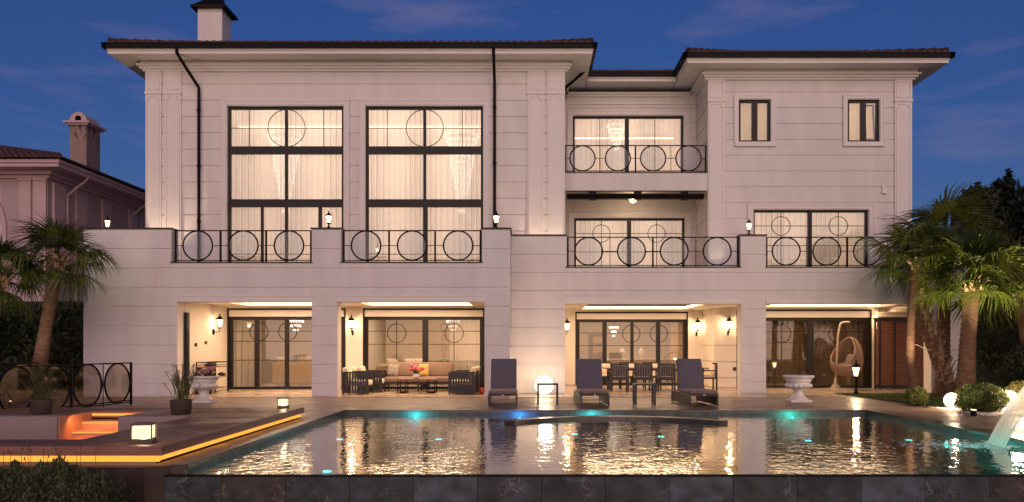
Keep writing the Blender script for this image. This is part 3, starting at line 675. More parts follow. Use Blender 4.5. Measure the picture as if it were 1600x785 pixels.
# windows
for W_ in (wl1, wl2):
    x0, x1, z0, z1 = W_; c = (x0 + x1) / 2; za, zb = wz(234, YL), wz(317, YL); hz = wz(199, YL); third = (x1 - x0) * .18
    left = W_ is wl1
    mul = [(c, .10, zb, z1)] + ([(wx(408, YL), .09, z0, zb), (c, .10, z0, zb), (wx(499, YL), .12, z0, zb)] if left else [(wx(664, YL), .16, z0, zb)])
    win(x0, x1, z0, z1, YL + .10, mul, [(za, .27), (zb, .27)], [(x0 + third, za, x0 + third, z1), (x1 - third, za, x1 - third, z1), (x0, hz, x1, hz), (x0, 4.65, x1, 4.65)], [(c, hz, .64)], .09)
    architrave(x0, x1, z0, z1, YL, .2)
x0, x1, z0, z1 = wm2; c = wx(980, YM)
win(x0, x1, z0, z1, YM + .1, [(c, .16, z0, z1)], [], [((x0+c)/2, z0, (x0+c)/2, z1), ((x1+c)/2, z0, (x1+c)/2, z1)]); architrave(*wm2, YM)
for W_, Y in ((wm1, YM), (wr1, YR)):
    x0, x1, z0, z1 = W_; c = (x0 + x1) / 2; h = 5.35
    win(x0, x1, z0, z1, Y + .1, [(c, .15, z0, z1)], [], [((x0+c)/2, z0, (x0+c)/2, z1), ((x1+c)/2, z0, (x1+c)/2, z1), (x0, h + .4, x1, h + .4), (x0, h - .3, x1, h - .3)], [((x0+c)/2, h + .4, .33), ((x1+c)/2, h + .4, .33)]); architrave(*W_, Y)
for i, W_ in enumerate((ws1, ws2)):
    x0, x1, z0, z1 = W_; c = (x0 + x1) / 2 + .02
    win(x0, x1, z0, z1, YR + .06, [(c, .2, z0, z1)], fr=.09); architrave(*W_, YR, .16, True)
# a tilted sash in the right small window
m_ = MB(); x0, x1, z0, z1 = ws2; c = (x0 + x1) / 2 + .12
for (a, b, p, q) in ((c, c + .05, z0 + .1, z1 - .1), (x1 - .14, x1 - .09, z0 + .1, z1 - .1), (c, x1 - .09, z1 - .15, z1 - .1), (c, x1 - .09, z0 + .1, z0 + .15)): m_.box(a, b, 0, .04, p, q)
m_.xf(Matrix.Translation((0, YR + .12, z0 + .1)) @ Matrix.Rotation(R(-6), 4, 'X') @ Matrix.Translation((0, 0, -z0 - .1))).build('window_sash', M['frame'], villa)
# ground floor sliding doors: roller box above, glazed leaves below
def doors(W_, Y, leaves, circ, rows=(1.0, 1.62, 2.05), gmat='glass_dark'):
    x0, x1, z0, z1 = W_
    MB().box(x0, x1, Y + .02, Y + .2, 2.50, 2.72).build('roller_box', M['trim'], villa)
    MB().box(x0, x1, Y - .01, Y + .2, 2.722, 2.78).box(x0, x0 + .05, Y - .01, Y + .2, 0, 2.72).box(x1 - .05, x1, Y - .01, Y + .2, 0, 2.72).build('door_surround', M['frame'], villa)
    thin = [(x0 + .05, h, x1 - .05, h) for h in rows] + [(c, 1.0, c, 2.42) for c, _, _ in circ]
    win(x0 + .052, x1 - .052, 0.005, 2.497, Y + .08, [(x, w, .005, 2.49) for x, w in leaves], [], thin, circ, .11, gmat)
doors(gl1, YL, [(sx(400), .16), (sx(447), .14), (sx(492), .12)], [(sx(403), 1.98, .31), (sx(448), 1.98, .31)], (1.0, 1.65, 2.0))
doors(gl2, YL, [(sx(664), .2)], [(sx(619), 1.93, .32), (sx(709), 1.93, .32)], (1.55, 2.0))
doors(gm, YM, [(wx(945, YM), .16), (wx(988, YM), .12), (wx(1029, YM), .16)], [(wx(987, YM), 1.95, .33), (wx(1030, YM), 1.95, .33)], (1.5, 1.98))
doors(gr, YR, [(wx(1268, YR), .22)], [(wx(1223, YR), 1.93, .32), (wx(1311, YR), 1.93, .32)], (1.0, 1.6, 2.0))
# balcony in the middle
MB().box(XB, XC, YR - .02, YM, 6.98, 7.60).build('balcony_slab', M['stucco'], villa)
MB().box(XB, XC, YR - .05, YR + .2, 7.602, 7.63).build('balcony_cap', M['cap'], villa)
MB().box(XB + .1, XC - .1, YR + .1, YR + .32, 6.72, 6.90).tube([(XB + .1, YR + .02, 6.81), (XC - .1, YR + .02, 6.81)], .05).box(XB + .9, XB + 1.15, YR + .08, YR + .3, 6.68, 6.97).box(XB + 2.5, XB + 2.75, YR + .08, YR + .3, 6.68, 6.97).box(XC - .9, XC - .65, YR + .08, YR + .3, 6.68, 6.97).build('awning_cassette', M['black'], villa)
# railings
def railing(p0, p1, z0, z1, n, parent, heavy=True, thing_name='railing', gm='ringglass'):
    p0 = Vector((*p0, 0)); p1 = Vector((*p1, 0)); d = (p1 - p0); Ln = d.length; d.normalize(); nrm = Vector((-d.y, d.x, 0)); up = Vector((0, 0, 1))
    def P(s, z): return p0 + d * s + up * z
    if parent is None: parent = None
    tr = MB().bar(P(0, z1 - .015), P(Ln, z1 - .015), .045, .03).bar(P(0, z0 + .06), P(Ln, z0 + .06), .03, .025)
    root = tr.build(thing_name, M['black'], parent)
    r = (z1 - z0 - .09) / 2; zc = z0 + .07 + r; step = Ln / n
    r = min(r, step * .45)
    for i in range(n + 1):
        s = min(max(i * step, .02), Ln - .02); w = .05 if (i % 2 == 0 or n == 3) else .018
        MB().bar(P(s, z0), P(s, z1 - .03), w, w).build('post', M['black'], root)
    for i in range(n):
        c = P((i + .5) * step, zc)
        MB().ring(c, r, .020 if not heavy else .024, nrm, 48, 8).build('ring', M['black'], root, True)
        MB().disc(c, r - .012, .01, nrm, 40).build('glass_disc', M[gm], root)
        MB().bar(P(i * step, zc), P((i + .5) * step - r, zc), .02).build('connector', M['black'], root)
        MB().bar(P((i + .5) * step + r, zc), P((i + 1) * step, zc), .02).build('connector', M['black'], root)
    return root
railing((r1[0] + .05, FL + .12), (r1[1] - .03, FL + .12), T1 + .02, PT - .02, 3, villa); railing((r2[0] + .03, FL + .12), (r2[1] - .03, FL + .12), T1 + .02, PT - .02, 3, villa)
railing((r3[0] + .03, FR + .12), (r3[1] - .03, FR + .12), T1 + .02, PT - .02, 4, villa); railing((r4[0] + .03, FR + .12), (r4[1] - .03, FR + .12), T1 + .02, PT - .02, 4, villa)
railing((XB + .03, YR + .06), (XC - .03, YR + .06), 7.62, 8.60, 4, villa)
# rooms behind the windows
def room(x0, x1, y0, y1, z0, z1, m='stucco_in', back=None):
    b = MB(); t = .06
    b.box(x0 - t, x0, y0, y1, z0, z1); b.box(x1, x1 + t, y0, y1, z0, z1); b.box(x0 - t, x1 + t, y0, y1 + t, z1, z1 + t)
    b.build('room_wall', M[m], villa); MB().box(x0, x1, y1, y1 + t, z0, z1).build('room_wall', M[back or m], villa)
    MB().box(x0, x1, y0 - .08, y1, z0 - .05, z0 + .004).build('room_floor', M['patio'], villa)
room(-12.8, .9, YL + .3, 34.5, T1 + .01, 10.6); room(1.5, 6.4, YM + .3, 37, 7.6, 10.7); room(1.5, 6.4, YM + .3, 37, T1 + .01, 7.2)
room(6.9, 13.2, YR + .3, 35.5, T1 + .01, 7.2); room(6.9, 9.4, YR + .3, 33, 7.6, 10.7); room(10, 13.2, YR + .3, 33, 7.6, 10.7)
room(-12.8, -6.2, YL + .3, 35.5, 0, 2.9); room(-6.1, -.9, YL + .3, 34.5, 0, 2.9, back='beige_wall'); room(1.4, 6.6, YM + .3, 37.5, 0, 2.9); room(6.9, 13.2, YR + .3, 35, 0, 2.9)
def rl(x, y, z, e, s=2.5, sy=1.5, c=(1.0, .78, .58)): lamp('AREA', 'room_light', (x, y, z), e, c, s, villa, (0, 0, 0), sy)
rl(-8.5, 31, 10.4, 300, 5, 3); rl(-3.5, 31, 10.4, 300, 5, 3); rl(3.8, 33.6, 10.6, 170, 3.5, 2.5); rl(3.8, 33.6, 7.1, 140, 3.5, 2.5); rl(9.8, 31.8, 7.1, 170, 4.5, 2.5)
rl(8.1, 31.2, 10.5, 60, 1.5, 1.5); rl(11.6, 31.2, 10.5, 85, 1.5, 1.5)
rl(-9, 31.8, 2.85, 95, 4, 2.5); rl(-3.5, 31.3, 2.85, 120, 3.5, 2.5); rl(4, 34, 2.85, 80, 3.5, 3); rl(10, 31.5, 2.85, 8, 3.5, 2)
for (a, b, y, z) in ((-12, 0, 34.3, 10.48), (1.7, 6.2, 35.8, 10.4), (1.7, 6.2, 32.6, 7.0), (7.2, 13, 30.4, 7.0)):
    MB().box(a, b, y, y + .05, z, z + .06).build('ceiling_cove', M['cove'], villa)
# porch lamp under the middle balcony
pl_ = thing('ceiling_lamp', 'small round lit lamp fixed under the middle balcony', 'lamp', (wx(989, 30.2), 30.2, 6.78))
c0 = WL[pl_.name]
MB().disc(c0 + Vector((0, 0, .16)), .16, .08, (0, 0, 1)).ring(c0 + Vector((0, 0, .06)), .15, .02, (0, 0, 1)).build('lamp_base', M['plastic_w'], pl_)
MB().lathe([(.02, -.1), (.09, -.07), (.13, 0), (.14, .06)], c0, 16).build('lamp_bowl', M['lampglass'], pl_, True)
lamp('POINT', 'lamp_light', c0 + Vector((0, 0, -.2)), 16, WARM2, .08, pl_)

# ------------------------------------------------------------------ curtains (hung inside, so things of their own)
def curtain(x0, x1, Y, z0, z1, m, label, amp=.06, per=.19, group=None):
    n_ = int((x1 - x0) / .022); xs = np.linspace(x0, x1, n_); ph = rng.uniform(0, 6)
    w = np.sin(xs * 2*PI/per + ph + 1.6*np.sin(xs*2.3 + ph)) * amp * (0.6 + .4*np.sin(xs*3.7 + ph))
    rows_ = 5; V = []; 
    for r_ in range(rows_):
        t = r_ / (rows_ - 1); V.append(np.stack([xs + .01*np.sin(xs*9 + r_), Y + w*(1.15 - .35*t), np.full(n_, z0 + (z1-z0)*t)], 1))
    V = np.concatenate(V); q = []
    i = np.arange(n_ - 1)
    for r_ in range(rows_ - 1): q.append(np.stack([r_*n_ + i, r_*n_ + i + 1, (r_+1)*n_ + i + 1, (r_+1)*n_ + i], 1))
    return tag(npmesh('curtain', V, np.concatenate(q), M[m], smooth=True), label, 'curtain', group)
curtain(wl1[0] - .1, wl1[1] + .1, YL + .42, T1 + .03, 9.75, 'sheer', 'tall white sheer curtain behind the double height window at upper left')
curtain(wl2[0] - .1, wl2[1] + .1, YL + .42, T1 + .03, 9.75, 'sheer', 'tall white sheer curtain behind the second double height window beside the down pipe')
curtain(wm2[0] - .1, wm2[1] + .1, YM + .42, 7.63, 10.3, 'sheer', 'white sheer curtain in the top floor balcony window')
curtain(wm1[0] - .1, wm1[1] + .1, YM + .42, T1 + .03, 6.45, 'sheer', 'white sheer curtain in the middle window under the balcony')
curtain(wr1[0] - .1, wr1[1] + .1, YR + .42, T1 + .03, 6.45, 'sheer', 'white sheer curtain in the right wing window above the egg chair')
curtain(ws1[0] - .05, ws1[1] + .05, YR + .4, 8.6, 10.3, 'drape_beige', 'beige blind behind the small left window of the right wing top floor', .01)
curtain(ws2[0] - .05, ws2[1] + .05, YR + .4, 8.6, 10.3, 'drape_beige', 'beige blind behind the small right window with the tilted sash', .01)
curtain(gl1[0], sx(402), YL + .42, .03, 2.6, 'sheer', 'sheer curtain in the left leaf of the ground floor doors beside the trolley')
curtain(sx(700), sx(757), YL + .5, .03, 2.6, 'sheer', 'sheer curtain behind the right leaf of the lounge window')
curtain(wx(1050, YM), wx(1075, YM), YM + .42, .03, 2.6, 'drape_beige', 'ochre curtain at the right end of the dining porch window')
curtain(gr[0], gr[1], YR + .42, .03, 2.6, 'drape', 'dark brown pleated curtain across the doors behind the hanging chair')
# chandeliers
def chandelier(c, rad, hgt, label, tiers=9):
    t = thing('chandelier', label, 'chandelier', c)
    MB().tube([(c[0], c[1], c[2] + hgt/2), (c[0], c[1], c[2] + hgt/2 + .6)], .015, 6).disc((c[0], c[1], c[2] + hgt/2), .12, .04, (0,0,1)).build('chandelier_stem', M['black'], t)
    for i in range(tiers):
        f = i / (tiers - 1); z = c[2] + hgt/2 - f * hgt; r = rad * (1 - .78 * f**.8); m = MB(); nn = max(6, int(26 * r / rad))
        for k in range(nn):
            a = 2*PI*k/nn + i; x, y = c[0] + r*math.cos(a), c[1] + r*math.sin(a); h = hgt/tiers*.62; w = .022
            m.add([(x, y, z), (x - w, y, z - h*.5), (x, y - w, z - h*.5), (x + w, y, z - h*.5), (x, y + w, z - h*.5), (x, y, z - h)], [(0,1,2),(0,2,3),(0,3,4),(0,4,1),(5,2,1),(5,3,2),(5,4,3),(5,1,4)])
        m.ring((c[0], c[1], z), r, .008, (0,0,1), 24, 4)
        o = m.build('crystal_tier', M['crystal'], t)
    return t
chandelier((wx(446, 31), 31, 7.95), .62, 2.8, 'long tapering crystal chandelier behind the left double height curtain', 14)
chandelier((wx(722, 31), 31, 7.95), .62, 2.8, 'long tapering crystal chandelier behind the right double height curtain', 14)
chandelier((wx(963, 33.5), 33.5, 9.9), .38, .9, 'small crystal chandelier behind the top floor balcony window', 6)
chandelier((wx(462, 31), 31, 2.35), .42, .5, 'crystal chandelier over the white sofa seen through the ground floor doors', 4)
chandelier((wx(708, 31), 31, 2.35), .35, .5, 'crystal chandelier in the room behind the lounge porch', 4)
chandelier((wx(959, 34), 34, 2.1), .18, .35, 'small glowing pendant in the kitchen behind the dining porch', 3)
# ------------------------------------------------------------------ lanterns
def lantern_head(t, c, s=1.0):
    c = Vector(c)
    def lt(prof, name, m, n=6, sm=False):
        MB().lathe([(r*s, z*s) for r, z in prof], c, n).build(name, M[m], t, sm)
    lt([(.03, -.03), (.055, -.02), (.055, 0), (.045, .01)], 'lantern_cup', 'black')
    lt([(.045, .01), (.085, .20)], 'lantern_glass', 'lampglass')
    lt([(.105, .20), (.10, .215), (.055, .27), (.03, .29), (.015, .31), (.022, .33), (.004, .37)], 'lantern_cap', 'black')
    m = MB()
    for k in range(6):
        a = 2*PI*k/6; m.bar(c + Vector((.047*math.cos(a), .047*math.sin(a), .01))*s, c + Vector((.088*math.cos(a), .088*math.sin(a), .2))*s, .009*s)
    m.build('lantern_rib', M['black'], t)
def wall_lantern(c, n, label, e=22, s=1.25):
    c = Vector(c); n = Vector(n); t = thing('wall_lantern', label, 'lantern', c, 'black coach lanterns on the porch walls')
    lantern_head(t, c, s)
    m = MB(); b = c - n * .2
    m.tube([b + Vector((0,0,-.14)), b + n*.06 + Vector((0,0,-.17)), c + Vector((0,0,-.13)), c + Vector((0,0,-.03))], .014, 6)
    m.bar(b + Vector((0,0,-.24)), b + Vector((0,0,-.06)), .07, .02); m.sphere(b + Vector((0, 0, -.14)), .035, 10, 6)
    m.build('wall_bracket', M['black'], t, True)
    lamp('POINT', 'lantern_light', c + Vector((0, 0, .12)), e, WARM, .04, t)
wall_lantern((-10.14, 27.2, 2.10), (1, 0, 0), 'lit coach lantern on the side wall above the drinks trolley', 17)
wall_lantern((sx(551), YL - .2, 2.10), (0, -1, 0), 'lit coach lantern on the narrow pier between the two left porch windows', 16)
wall_lantern((1.33, 29.9, 2.05), (1, 0, 0), 'lit coach lantern at the left end of the dining porch', 16)
wall_lantern((wx(1090, YM - .2), YM - .2, 2.10), (0, -1, 0), 'lit coach lantern right of the dining porch window', 18)
wall_lantern((7.0, YR - .2, 2.10), (0, -1, 0), 'coach lantern on the wall hidden behind the pier right of the dining porch', 18)
def parapet_lantern(c, label):
    c = Vector(c); t = thing('parapet_lantern', label, 'lantern', c, 'small lit lanterns standing on the terrace parapet')
    MB().lathe([(.09, 0), (.09, .02), (.05, .04), (.025, .07), (.022, .12), (.035, .15)], c, 12).build('lantern_foot', M['black'], t, True)
    lantern_head(t, c + Vector((0, 0, .17)), 1.0); lamp('POINT', 'lantern_light', c + Vector((0, 0, .27)), 7, WARM, .03, t)
parapet_lantern((lx(511), FL + .2, PT + .035), 'lit lantern on the parapet block between the two left railings')
parapet_lantern((lx(775), FL + .2, PT + .035), 'lit lantern on the parapet block below the long down pipe')
parapet_lantern((rx(1173), FR + .2, PT + .035), 'lit lantern on the parapet block left of the right wing window')
parapet_lantern((XA + .15, 25.6, PT + .037), 'lit lantern on the far left corner of the terrace parapet')
wall_lantern((12.5, YR - .2, 2.28), (0, -1, 0), 'coach lantern on the wall behind the top of the wooden cabinet', 34)
# terrace up-lights behind the parapets
def uplight(x, y, z, e, label, tilt=0, c=WARM2, name='floor_spotlight', cone=95):
    t = thing(name, label, 'spotlight', (x, y, z)); b = Vector((x, y, z))
    MB().lathe([(.07, 0), (.07, .06), (.055, .10), (.055, .12)], b, 12).build('spot_body', M['black'], t); MB().disc(b + Vector((0,0,.125)), .05, .008, (0,0,1), 16).build('spot_lens', M['cove'], t)
    lamp('SPOT', 'spot_light', b + Vector((0, 0, .16)), e, c, .05, t, (R(180) + tilt, 0, 0), spot=cone)
for (x, e, l) in ((sx(256), 260, 'small up-lighter on the terrace at the left pair of pilasters'), (sx(853), 170, 'small up-lighter on the terrace at the right pair of pilasters')):
    uplight(x, YL - .45, T1, e, l)
uplight(wx(1119, YR), YR - .45, T1, 22, 'small up-lighter on the terrace at the inner pilaster of the right wing')
uplight(10.35, 22.4, .0, 1000, 'bright spot in the grass at the foot of the thin palm', 0, (1, .80, .46), cone=72)
uplight(12.3, 21.3, .0, 1700, 'garden spot hidden among the bushes below the right palms', 0, (1, .80, .46), cone=64)
uplight(11.2, 20.35, .0, 900, 'added unseen spot behind the largest bush aimed up into the palms', R(-24), (1, .80, .46), cone=46)  # extra spot put in to brighten the palm crowns from the front
uplight(9.55, 17.9, .0, 85, 'little spot on the stone edging lighting the round bushes', R(-52), (1, .84, .5))
uplight(-12.9, 20.7, .0, 200, 'garden spot behind the ring fence below the left palms', R(-15), (1, .85, .55))
# ------------------------------------------------------------------ furniture (each built at the origin, then moved)
def at0(name, label, cat, group=None): return thing(name, label, cat, (0, 0, 0), group)
def move(t, x, y, z=0, rz=0): t.location = (x, y, z); t.rotation_euler = (0, 0, rz); return t
def make_lounger():
    t = at0('sun_lounger', 'x', 'sun lounger', 'sun loungers lined up along the pool edge')
    f = MB(); w, Ln, z = .36, 1.95, .30
    f.box(-w, w, 0, .035, z - .045, z); f.box(-w, w, Ln - .035, Ln, z - .045, z); f.box(-w, -w + .035, .035, Ln - .035, z - .045, z); f.box(w - .035, w, .035, Ln - .035, z - .045, z)
    f.box(-w + .035, w - .035, .05, Ln - .05, z - .03, z - .012)
    f.build('frame', M['rope'], t)
    for sx_ in (-1, 1):
        for y in (0, Ln - .04): MB().box(sx_ * w - (.035 if sx_ > 0 else 0), sx_ * w + (.035 if sx_ < 0 else 0), y, y + .04, 0, z - .045).build('leg', M['rope'], t)
        MB().box(min(sx_*w, sx_*(w-.03)), max(sx_*w, sx_*(w-.03)), .04, Ln - .04, .02, .045).build('side_rail', M['rope'], t)
        for k in range(30):
            y = .06 + k * .0625; a = sx_ * (w - .02)
            MB().box(a - .008, a + .008, y, y + .048, .045, z - .045).build('slat', M['rope'], t)
    MB().box(-w + .035, w - .035, Ln - .03, Ln - .005, .02, .04).build('cross_bar', M['rope'], t)
    MB().rbox(-w + .01, w - .01, -.01, 1.22, z + .003, z + .085, .035).build('seat_cushion', M['taupe'], t, True)
    b = MB(); b.rbox(-w + .02, w - .02, 0, .85, 0, .07, .03); b.xf(Matrix.Translation((0, 1.2, z + .06)) @ Matrix.Rotation(R(66), 4, 'X'))
    b.build('back_cushion', M['grey'], t, True)
    b = MB(); b.box(-w + .03, w - .03, 0, .84, -.03, -.005); b.xf(Matrix.Translation((0, 1.2, z + .06)) @ Matrix.Rotation(R(66), 4, 'X')); b.build('back_panel', M['rope'], t)
    MB().bar((-.2, 1.5, .62), (-.2, 1.8, z), .02).bar((.2, 1.5, .62), (.2, 1.8, z), .02).build('strut', M['black'], t)
    MB().box(-.03, .03, -.012, -.002, z - .035, z - .012).build('maker_plate', M['plastic_w'], t)
    return t
lg = make_lounger(); move(lg, -.68, 20.66, 0, R(0.5)); lg['label'] = 'leftmost grey sun lounger, next to the glowing globe'
copy_tree(lg, (1.62, 20.66, 0), R(2.2), 'middle grey sun lounger, between the two little side tables')
copy_tree(lg, (4.33, 20.66, 0), R(4.0), 'rightmost grey sun lounger, in front of the dining chairs')
def make_side_table():
    t = at0('side_table', 'x', 'side table', 'black side tables between the loungers')
    MB().box(-.27, .27, 0, .38, .50, .54).build('table_top', M['rope'], t)
    for s_ in (-1, 1):
        for y in (0, .33): MB().box(s_*.27 - (.05 if s_ > 0 else 0), s_*.27 + (.05 if s_ < 0 else 0), y, y + .05, 0, .50).build('leg', M['rope'], t)
    return t
st = make_side_table(); move(st, .45, 21.1, 0, R(-1)); st['label'] = 'black side table in front of the glowing globe'
copy_tree(st, (2.93, 21.1, 0), R(2), 'black side table right of the middle lounger')
def globe(x, y, r, e, label):
    t = thing('globe_lamp', label, 'globe lamp', (x, y, 0), 'white glowing globe lamps standing on the ground')
    MB().lathe([(r*.35, 0), (r*.35, .02), (r*.3, .035)], (x, y, 0), 20).build('globe_base', M['plastic_w'], t)
    MB().sphere((x, y, r + .012), r, 32, 20).build('globe_shade', M['globe'], t, True)
    lamp('POINT', 'globe_light', (x, y - r*2.2, r*2.2), e, (1.0, .70, .42), r * .8, t)
globe(.43, 25.4, .285, 42, 'largest glowing globe, beside the wall behind the first side table')
globe(10.14, 20.0, .18, 110, 'glowing globe between the two boxwood bushes')
globe(10.98, 19.1, .235, 110, 'glowing globe on the gravel behind the water jet')
def make_armchair():                     # faces -y
    t = at0('lounge_armchair', 'x', 'armchair', 'dark slatted armchairs with light cushions in the lounge porch')
    fr = MB(); 
    for x in (-.4, .4):
        fr.bar((x, -.38, .68), (x, .38, .68), .05, .04); fr.bar((x, -.38, .06), (x, .38, .06), .04, .03)
        for y in (-.38, .38): fr.bar((x, y, 0), (x, y, .68), .045)
    fr.bar((-.4, .38, .68), (.4, .38, .68), .05, .04); fr.bar((-.4, .38, .06), (.4, .38, .06), .04, .03); fr.bar((-.4, -.38, .24), (.4, -.38, .24), .04, .05)
    fr.build('frame', M['rope'], t)
    for x in (-.4, .4):
        for k in range(9): y = -.33 + k*.0825; MB().box(x - .008, x + .008, y - .031, y + .031, .07, .67).build('slat', M['rope'], t)
    for k in range(9): x = -.35 + k*.0875; MB().box(x - .033, x + .033, .372, .388, .07, .67).build('slat', M['rope'], t)
    MB().rbox(-.36, .36, -.4, .34, .27, .43, .05).build('seat_cushion', M['cream'], t, True)
    b = MB(); b.rbox(-.34, .34, -.08, .08, 0, .42, .06); b.xf(Matrix.Translation((0, .27, .42)) @ Matrix.Rotation(R(-12), 4, 'X')); b.build('back_cushion', M['cream'], t, True)
    return t
ac = make_armchair(); move(ac, -5.36, 25.95, 0, R(90)); ac['label'] = 'dark slatted armchair nearest the left pier of the lounge porch, facing right'
copy_tree(ac, (-5.15, 27.1, 0), R(90), 'armchair behind the left one, half hidden, cream cushions showing')
copy_tree(ac, (-2.1, 25.95, 0), R(-90), 'dark slatted armchair beside the red ball, facing left')
copy_tree(ac, (-2.05, 27.1, 0), R(-90), 'armchair half hidden behind the one at the red ball')
def sofa():
    t = at0('outdoor_sofa', 'long taupe outdoor sofa below the lounge window, behind the coffee table', 'sofa')
    f = MB(); f.box(-1.15, 1.15, -.38, .42, .24, .30); f.box(-1.15, 1.15, .38, .42, .3, .62)
    f.build('frame', M['rope'], t)
    for x in (-1.1, 0, 1.1):
        for y in (-.34, .38): MB().box(x-.025, x+.025, y-.025, y+.025, 0, .24).build('leg', M['rope'], t)
    for s_ in (-1, 1):
        MB().bar((s_*1.14, -.36, .58), (s_*1.14, .4, .58), .05, .04).bar((s_*1.14, -.36, .24), (s_*1.14, -.36, .58), .045).build('arm', M['rope'], t)
        for k in range(7): y = -.28 + k*.1; MB().box(s_*1.14 - .008, s_*1.14 + .008, y, y + .07, .3, .57).build('slat', M['rope'], t)
        MB().rbox(-1.1 if s_ < 0 else .01, -.01 if s_ < 0 else 1.1, -.40, .36, .31, .48, .05).build('seat_cushion', M['taupe'], t, True)
        b = MB(); b.rbox(-1.09 if s_ < 0 else .01, -.01 if s_ < 0 else 1.09, -.09, .09, 0, .48, .07); b.xf(Matrix.Translation((0, .27, .47)) @ Matrix.Rotation(R(-10), 4, 'X')); b.build('back_cushion', M['taupe'], t, True)
    return move(t, -3.65, 27.55)
sofa()
def pillow(x, y, z, m, label, rz=0, w=.42, tilt=-18):
    b = MB()
    n_ = 10; V = []; 
    for s_ in (-1, 1):
        for i in range(n_ + 1):
            for j in range(n_ + 1):
                u, v = -1 + 2*i/n_, -1 + 2*j/n_; th = ((1 - u**4) * (1 - v**4)) ** .5 * .075
                V.append((u*w/2*(1 - .05*(1-v*v)), s_*th, v*w/2*(1 - .05*(1-u*u)) + w/2))
    fs = []
    for s_ in (0, 1):
        o = s_ * (n_+1)**2
        for i in range(n_):
            for j in range(n_):
                q = (o + i*(n_+1)+j, o + (i+1)*(n_+1)+j, o + (i+1)*(n_+1)+j+1, o + i*(n_+1)+j+1); fs.append(q if s_ == 0 else q[::-1])
    b.add(V, fs).xf(Matrix.Translation((x, y, z)) @ Matrix.Rotation(R(rz), 4, 'Z') @ Matrix.Rotation(R(tilt), 4, 'X'))
    tag(b.build('pillow', M[m], None, True), label, 'pillow')
pillow(-3.55, 27.50, .49, 'yellow', 'mustard yellow pillow in the middle of the taupe sofa', 4)
pillow(-4.55, 27.42, .49, 'pillowstripe', 'grey striped pillow in the left corner of the taupe sofa', -25)
pillow(-5.6, 26.9, .46, 'cream', 'cream pillow on the half hidden left armchair', 75, .38)
pillow(-1.8, 27.05, .46, 'yellow', 'ochre pillow on the half hidden right armchair', -80, .38)
pillow(-5.62, 25.85, .44, 'cream', 'cream pillow standing up in the front left armchair', 80, .40)
ct = at0('coffee_table', 'low dark coffee table with tulips in front of the taupe sofa', 'coffee table')
MB().box(-.62, .62, -.3, .3, .42, .46).build('table_top', M['wood_in'], ct)
for x in (-.58, .34):
    MB().bar((x, -.27, 0), (x, -.27, .42), .03).bar((x + .24, -.27, 0), (x + .24, -.27, .42), .03).bar((x, -.27, .015), (x+.24, -.27, .015), .03).build('leg', M['black'], ct)
    MB().bar((x, .27, 0), (x, .27, .42), .03).bar((x + .24, .27, 0), (x + .24, .27, .42), .03).bar((x, .27, .015), (x+.24, .27, .015), .03).build('leg', M['black'], ct)
move(ct, -3.58, 26.45)
tv = thing('tulip_vase', 'glass bowl of red and pink tulips on the coffee table', 'flowers', (-3.6, 26.35, .462))
c = WL[tv.name]
MB().lathe([(.05, 0), (.10, .03), (.12, .09), (.09, .14), (.10, .15)], c, 20).build('vase', M['marble'], tv, True)
for k in range(16):
    a = random.uniform(0, 6.28); q = random.uniform(.04, .26); h = random.uniform(.24, .40); tip = c + Vector((q*math.cos(a), q*math.sin(a)*.6, h))
    MB().tube([c + Vector((0, 0, .08)), (c + tip)/2 + Vector((0,0,.06)), tip], .006, 4).build('stem', M['leaf_pot'], tv)
    MB().sphere(tip + Vector((0,0,.02)), .042, 8, 6, (1, 1, 1.3)).build('tulip', M['petal' if k % 3 else 'petal_pink'], tv, True)
lf = MB()
for k in range(26):
    a = random.uniform(0, 6.28); q = random.uniform(.12, .28); z = random.uniform(.14, .3); d = Vector((math.cos(a), math.sin(a)*.7, 0)); p0 = c + Vector((0,0,.1)); p1 = c + d*q + Vector((0,0,z)); s_ = Vector((-d.y, d.x, 0))*.022
    m_ = (p0 + p1)/2 + Vector((0,0,.05)); lf.add([p0, m_ - s_, p1, m_ + s_], [(0,1,2,3)])
lf.build('foliage', M['leaf_pot'], tv)
bb = MB().sphere((-1.50, 25.95, .10), .10, 20, 12); tag(bb.build('ball', M['redball'], None, True), 'small red ball on the floor beside the lounge porch pier', 'ball')
# dining set
dt = at0('dining_table', 'long wooden dining table in the right hand porch, chairs around it', 'dining table')
tp = MB()
for k in range(6): MB().box(-1.75, 1.75, -.48 + k*.16 + .004, -.48 + (k+1)*.16 - .004, .72, .76).build('table_plank', M['wood_in'], dt)
for x in (-1.55, 1.55):
    for y in (-.38, .38): MB().box(x-.04, x+.04, y-.04, y+.04, 0, .72).build('leg', M['rope'], dt)
MB().box(-1.6, 1.6, -.42, .42, .66, .718).build('apron', M['rope'], dt)
move(dt, 4.25, 28.35)
def make_dchair():                       # faces +y, we see its back
    t = at0('dining_chair', 'x', 'dining chair', 'dark slatted dining chairs around the porch table')
    for x in (-.27, .27):
        for y in (-.24, .24): MB().box(x-.024, x+.024, y-.024, y+.024, 0, .64 if y > 0 else .90).build('leg', M['rope'], t)
        MB().bar((x, -.24, .655), (x, .26, .655), .045, .03).build('arm', M['rope'], t)
    MB().box(-.27, .27, -.25, .26, .38, .42).build('seat_frame', M['rope'], t)
    MB().rbox(-.25, .25, -.2, .26, .421, .49, .03).build('seat_cushion', M['cream'], t, True)
    MB().box(-.29, .29, -.262, -.222, .86, .92).box(-.25, .25, -.258, -.226, .43, .46).build('back_rail', M['rope'], t)
    for k in range(9): x = -.22 + k*.055; MB().box(x-.019, x+.019, -.25, -.236, .46, .86).build('slat', M['rope'], t)
    MB().rbox(-.24, .24, -.215, -.155, .50, .86, .025).build('back_cushion', M['cream'], t, True)
    return t
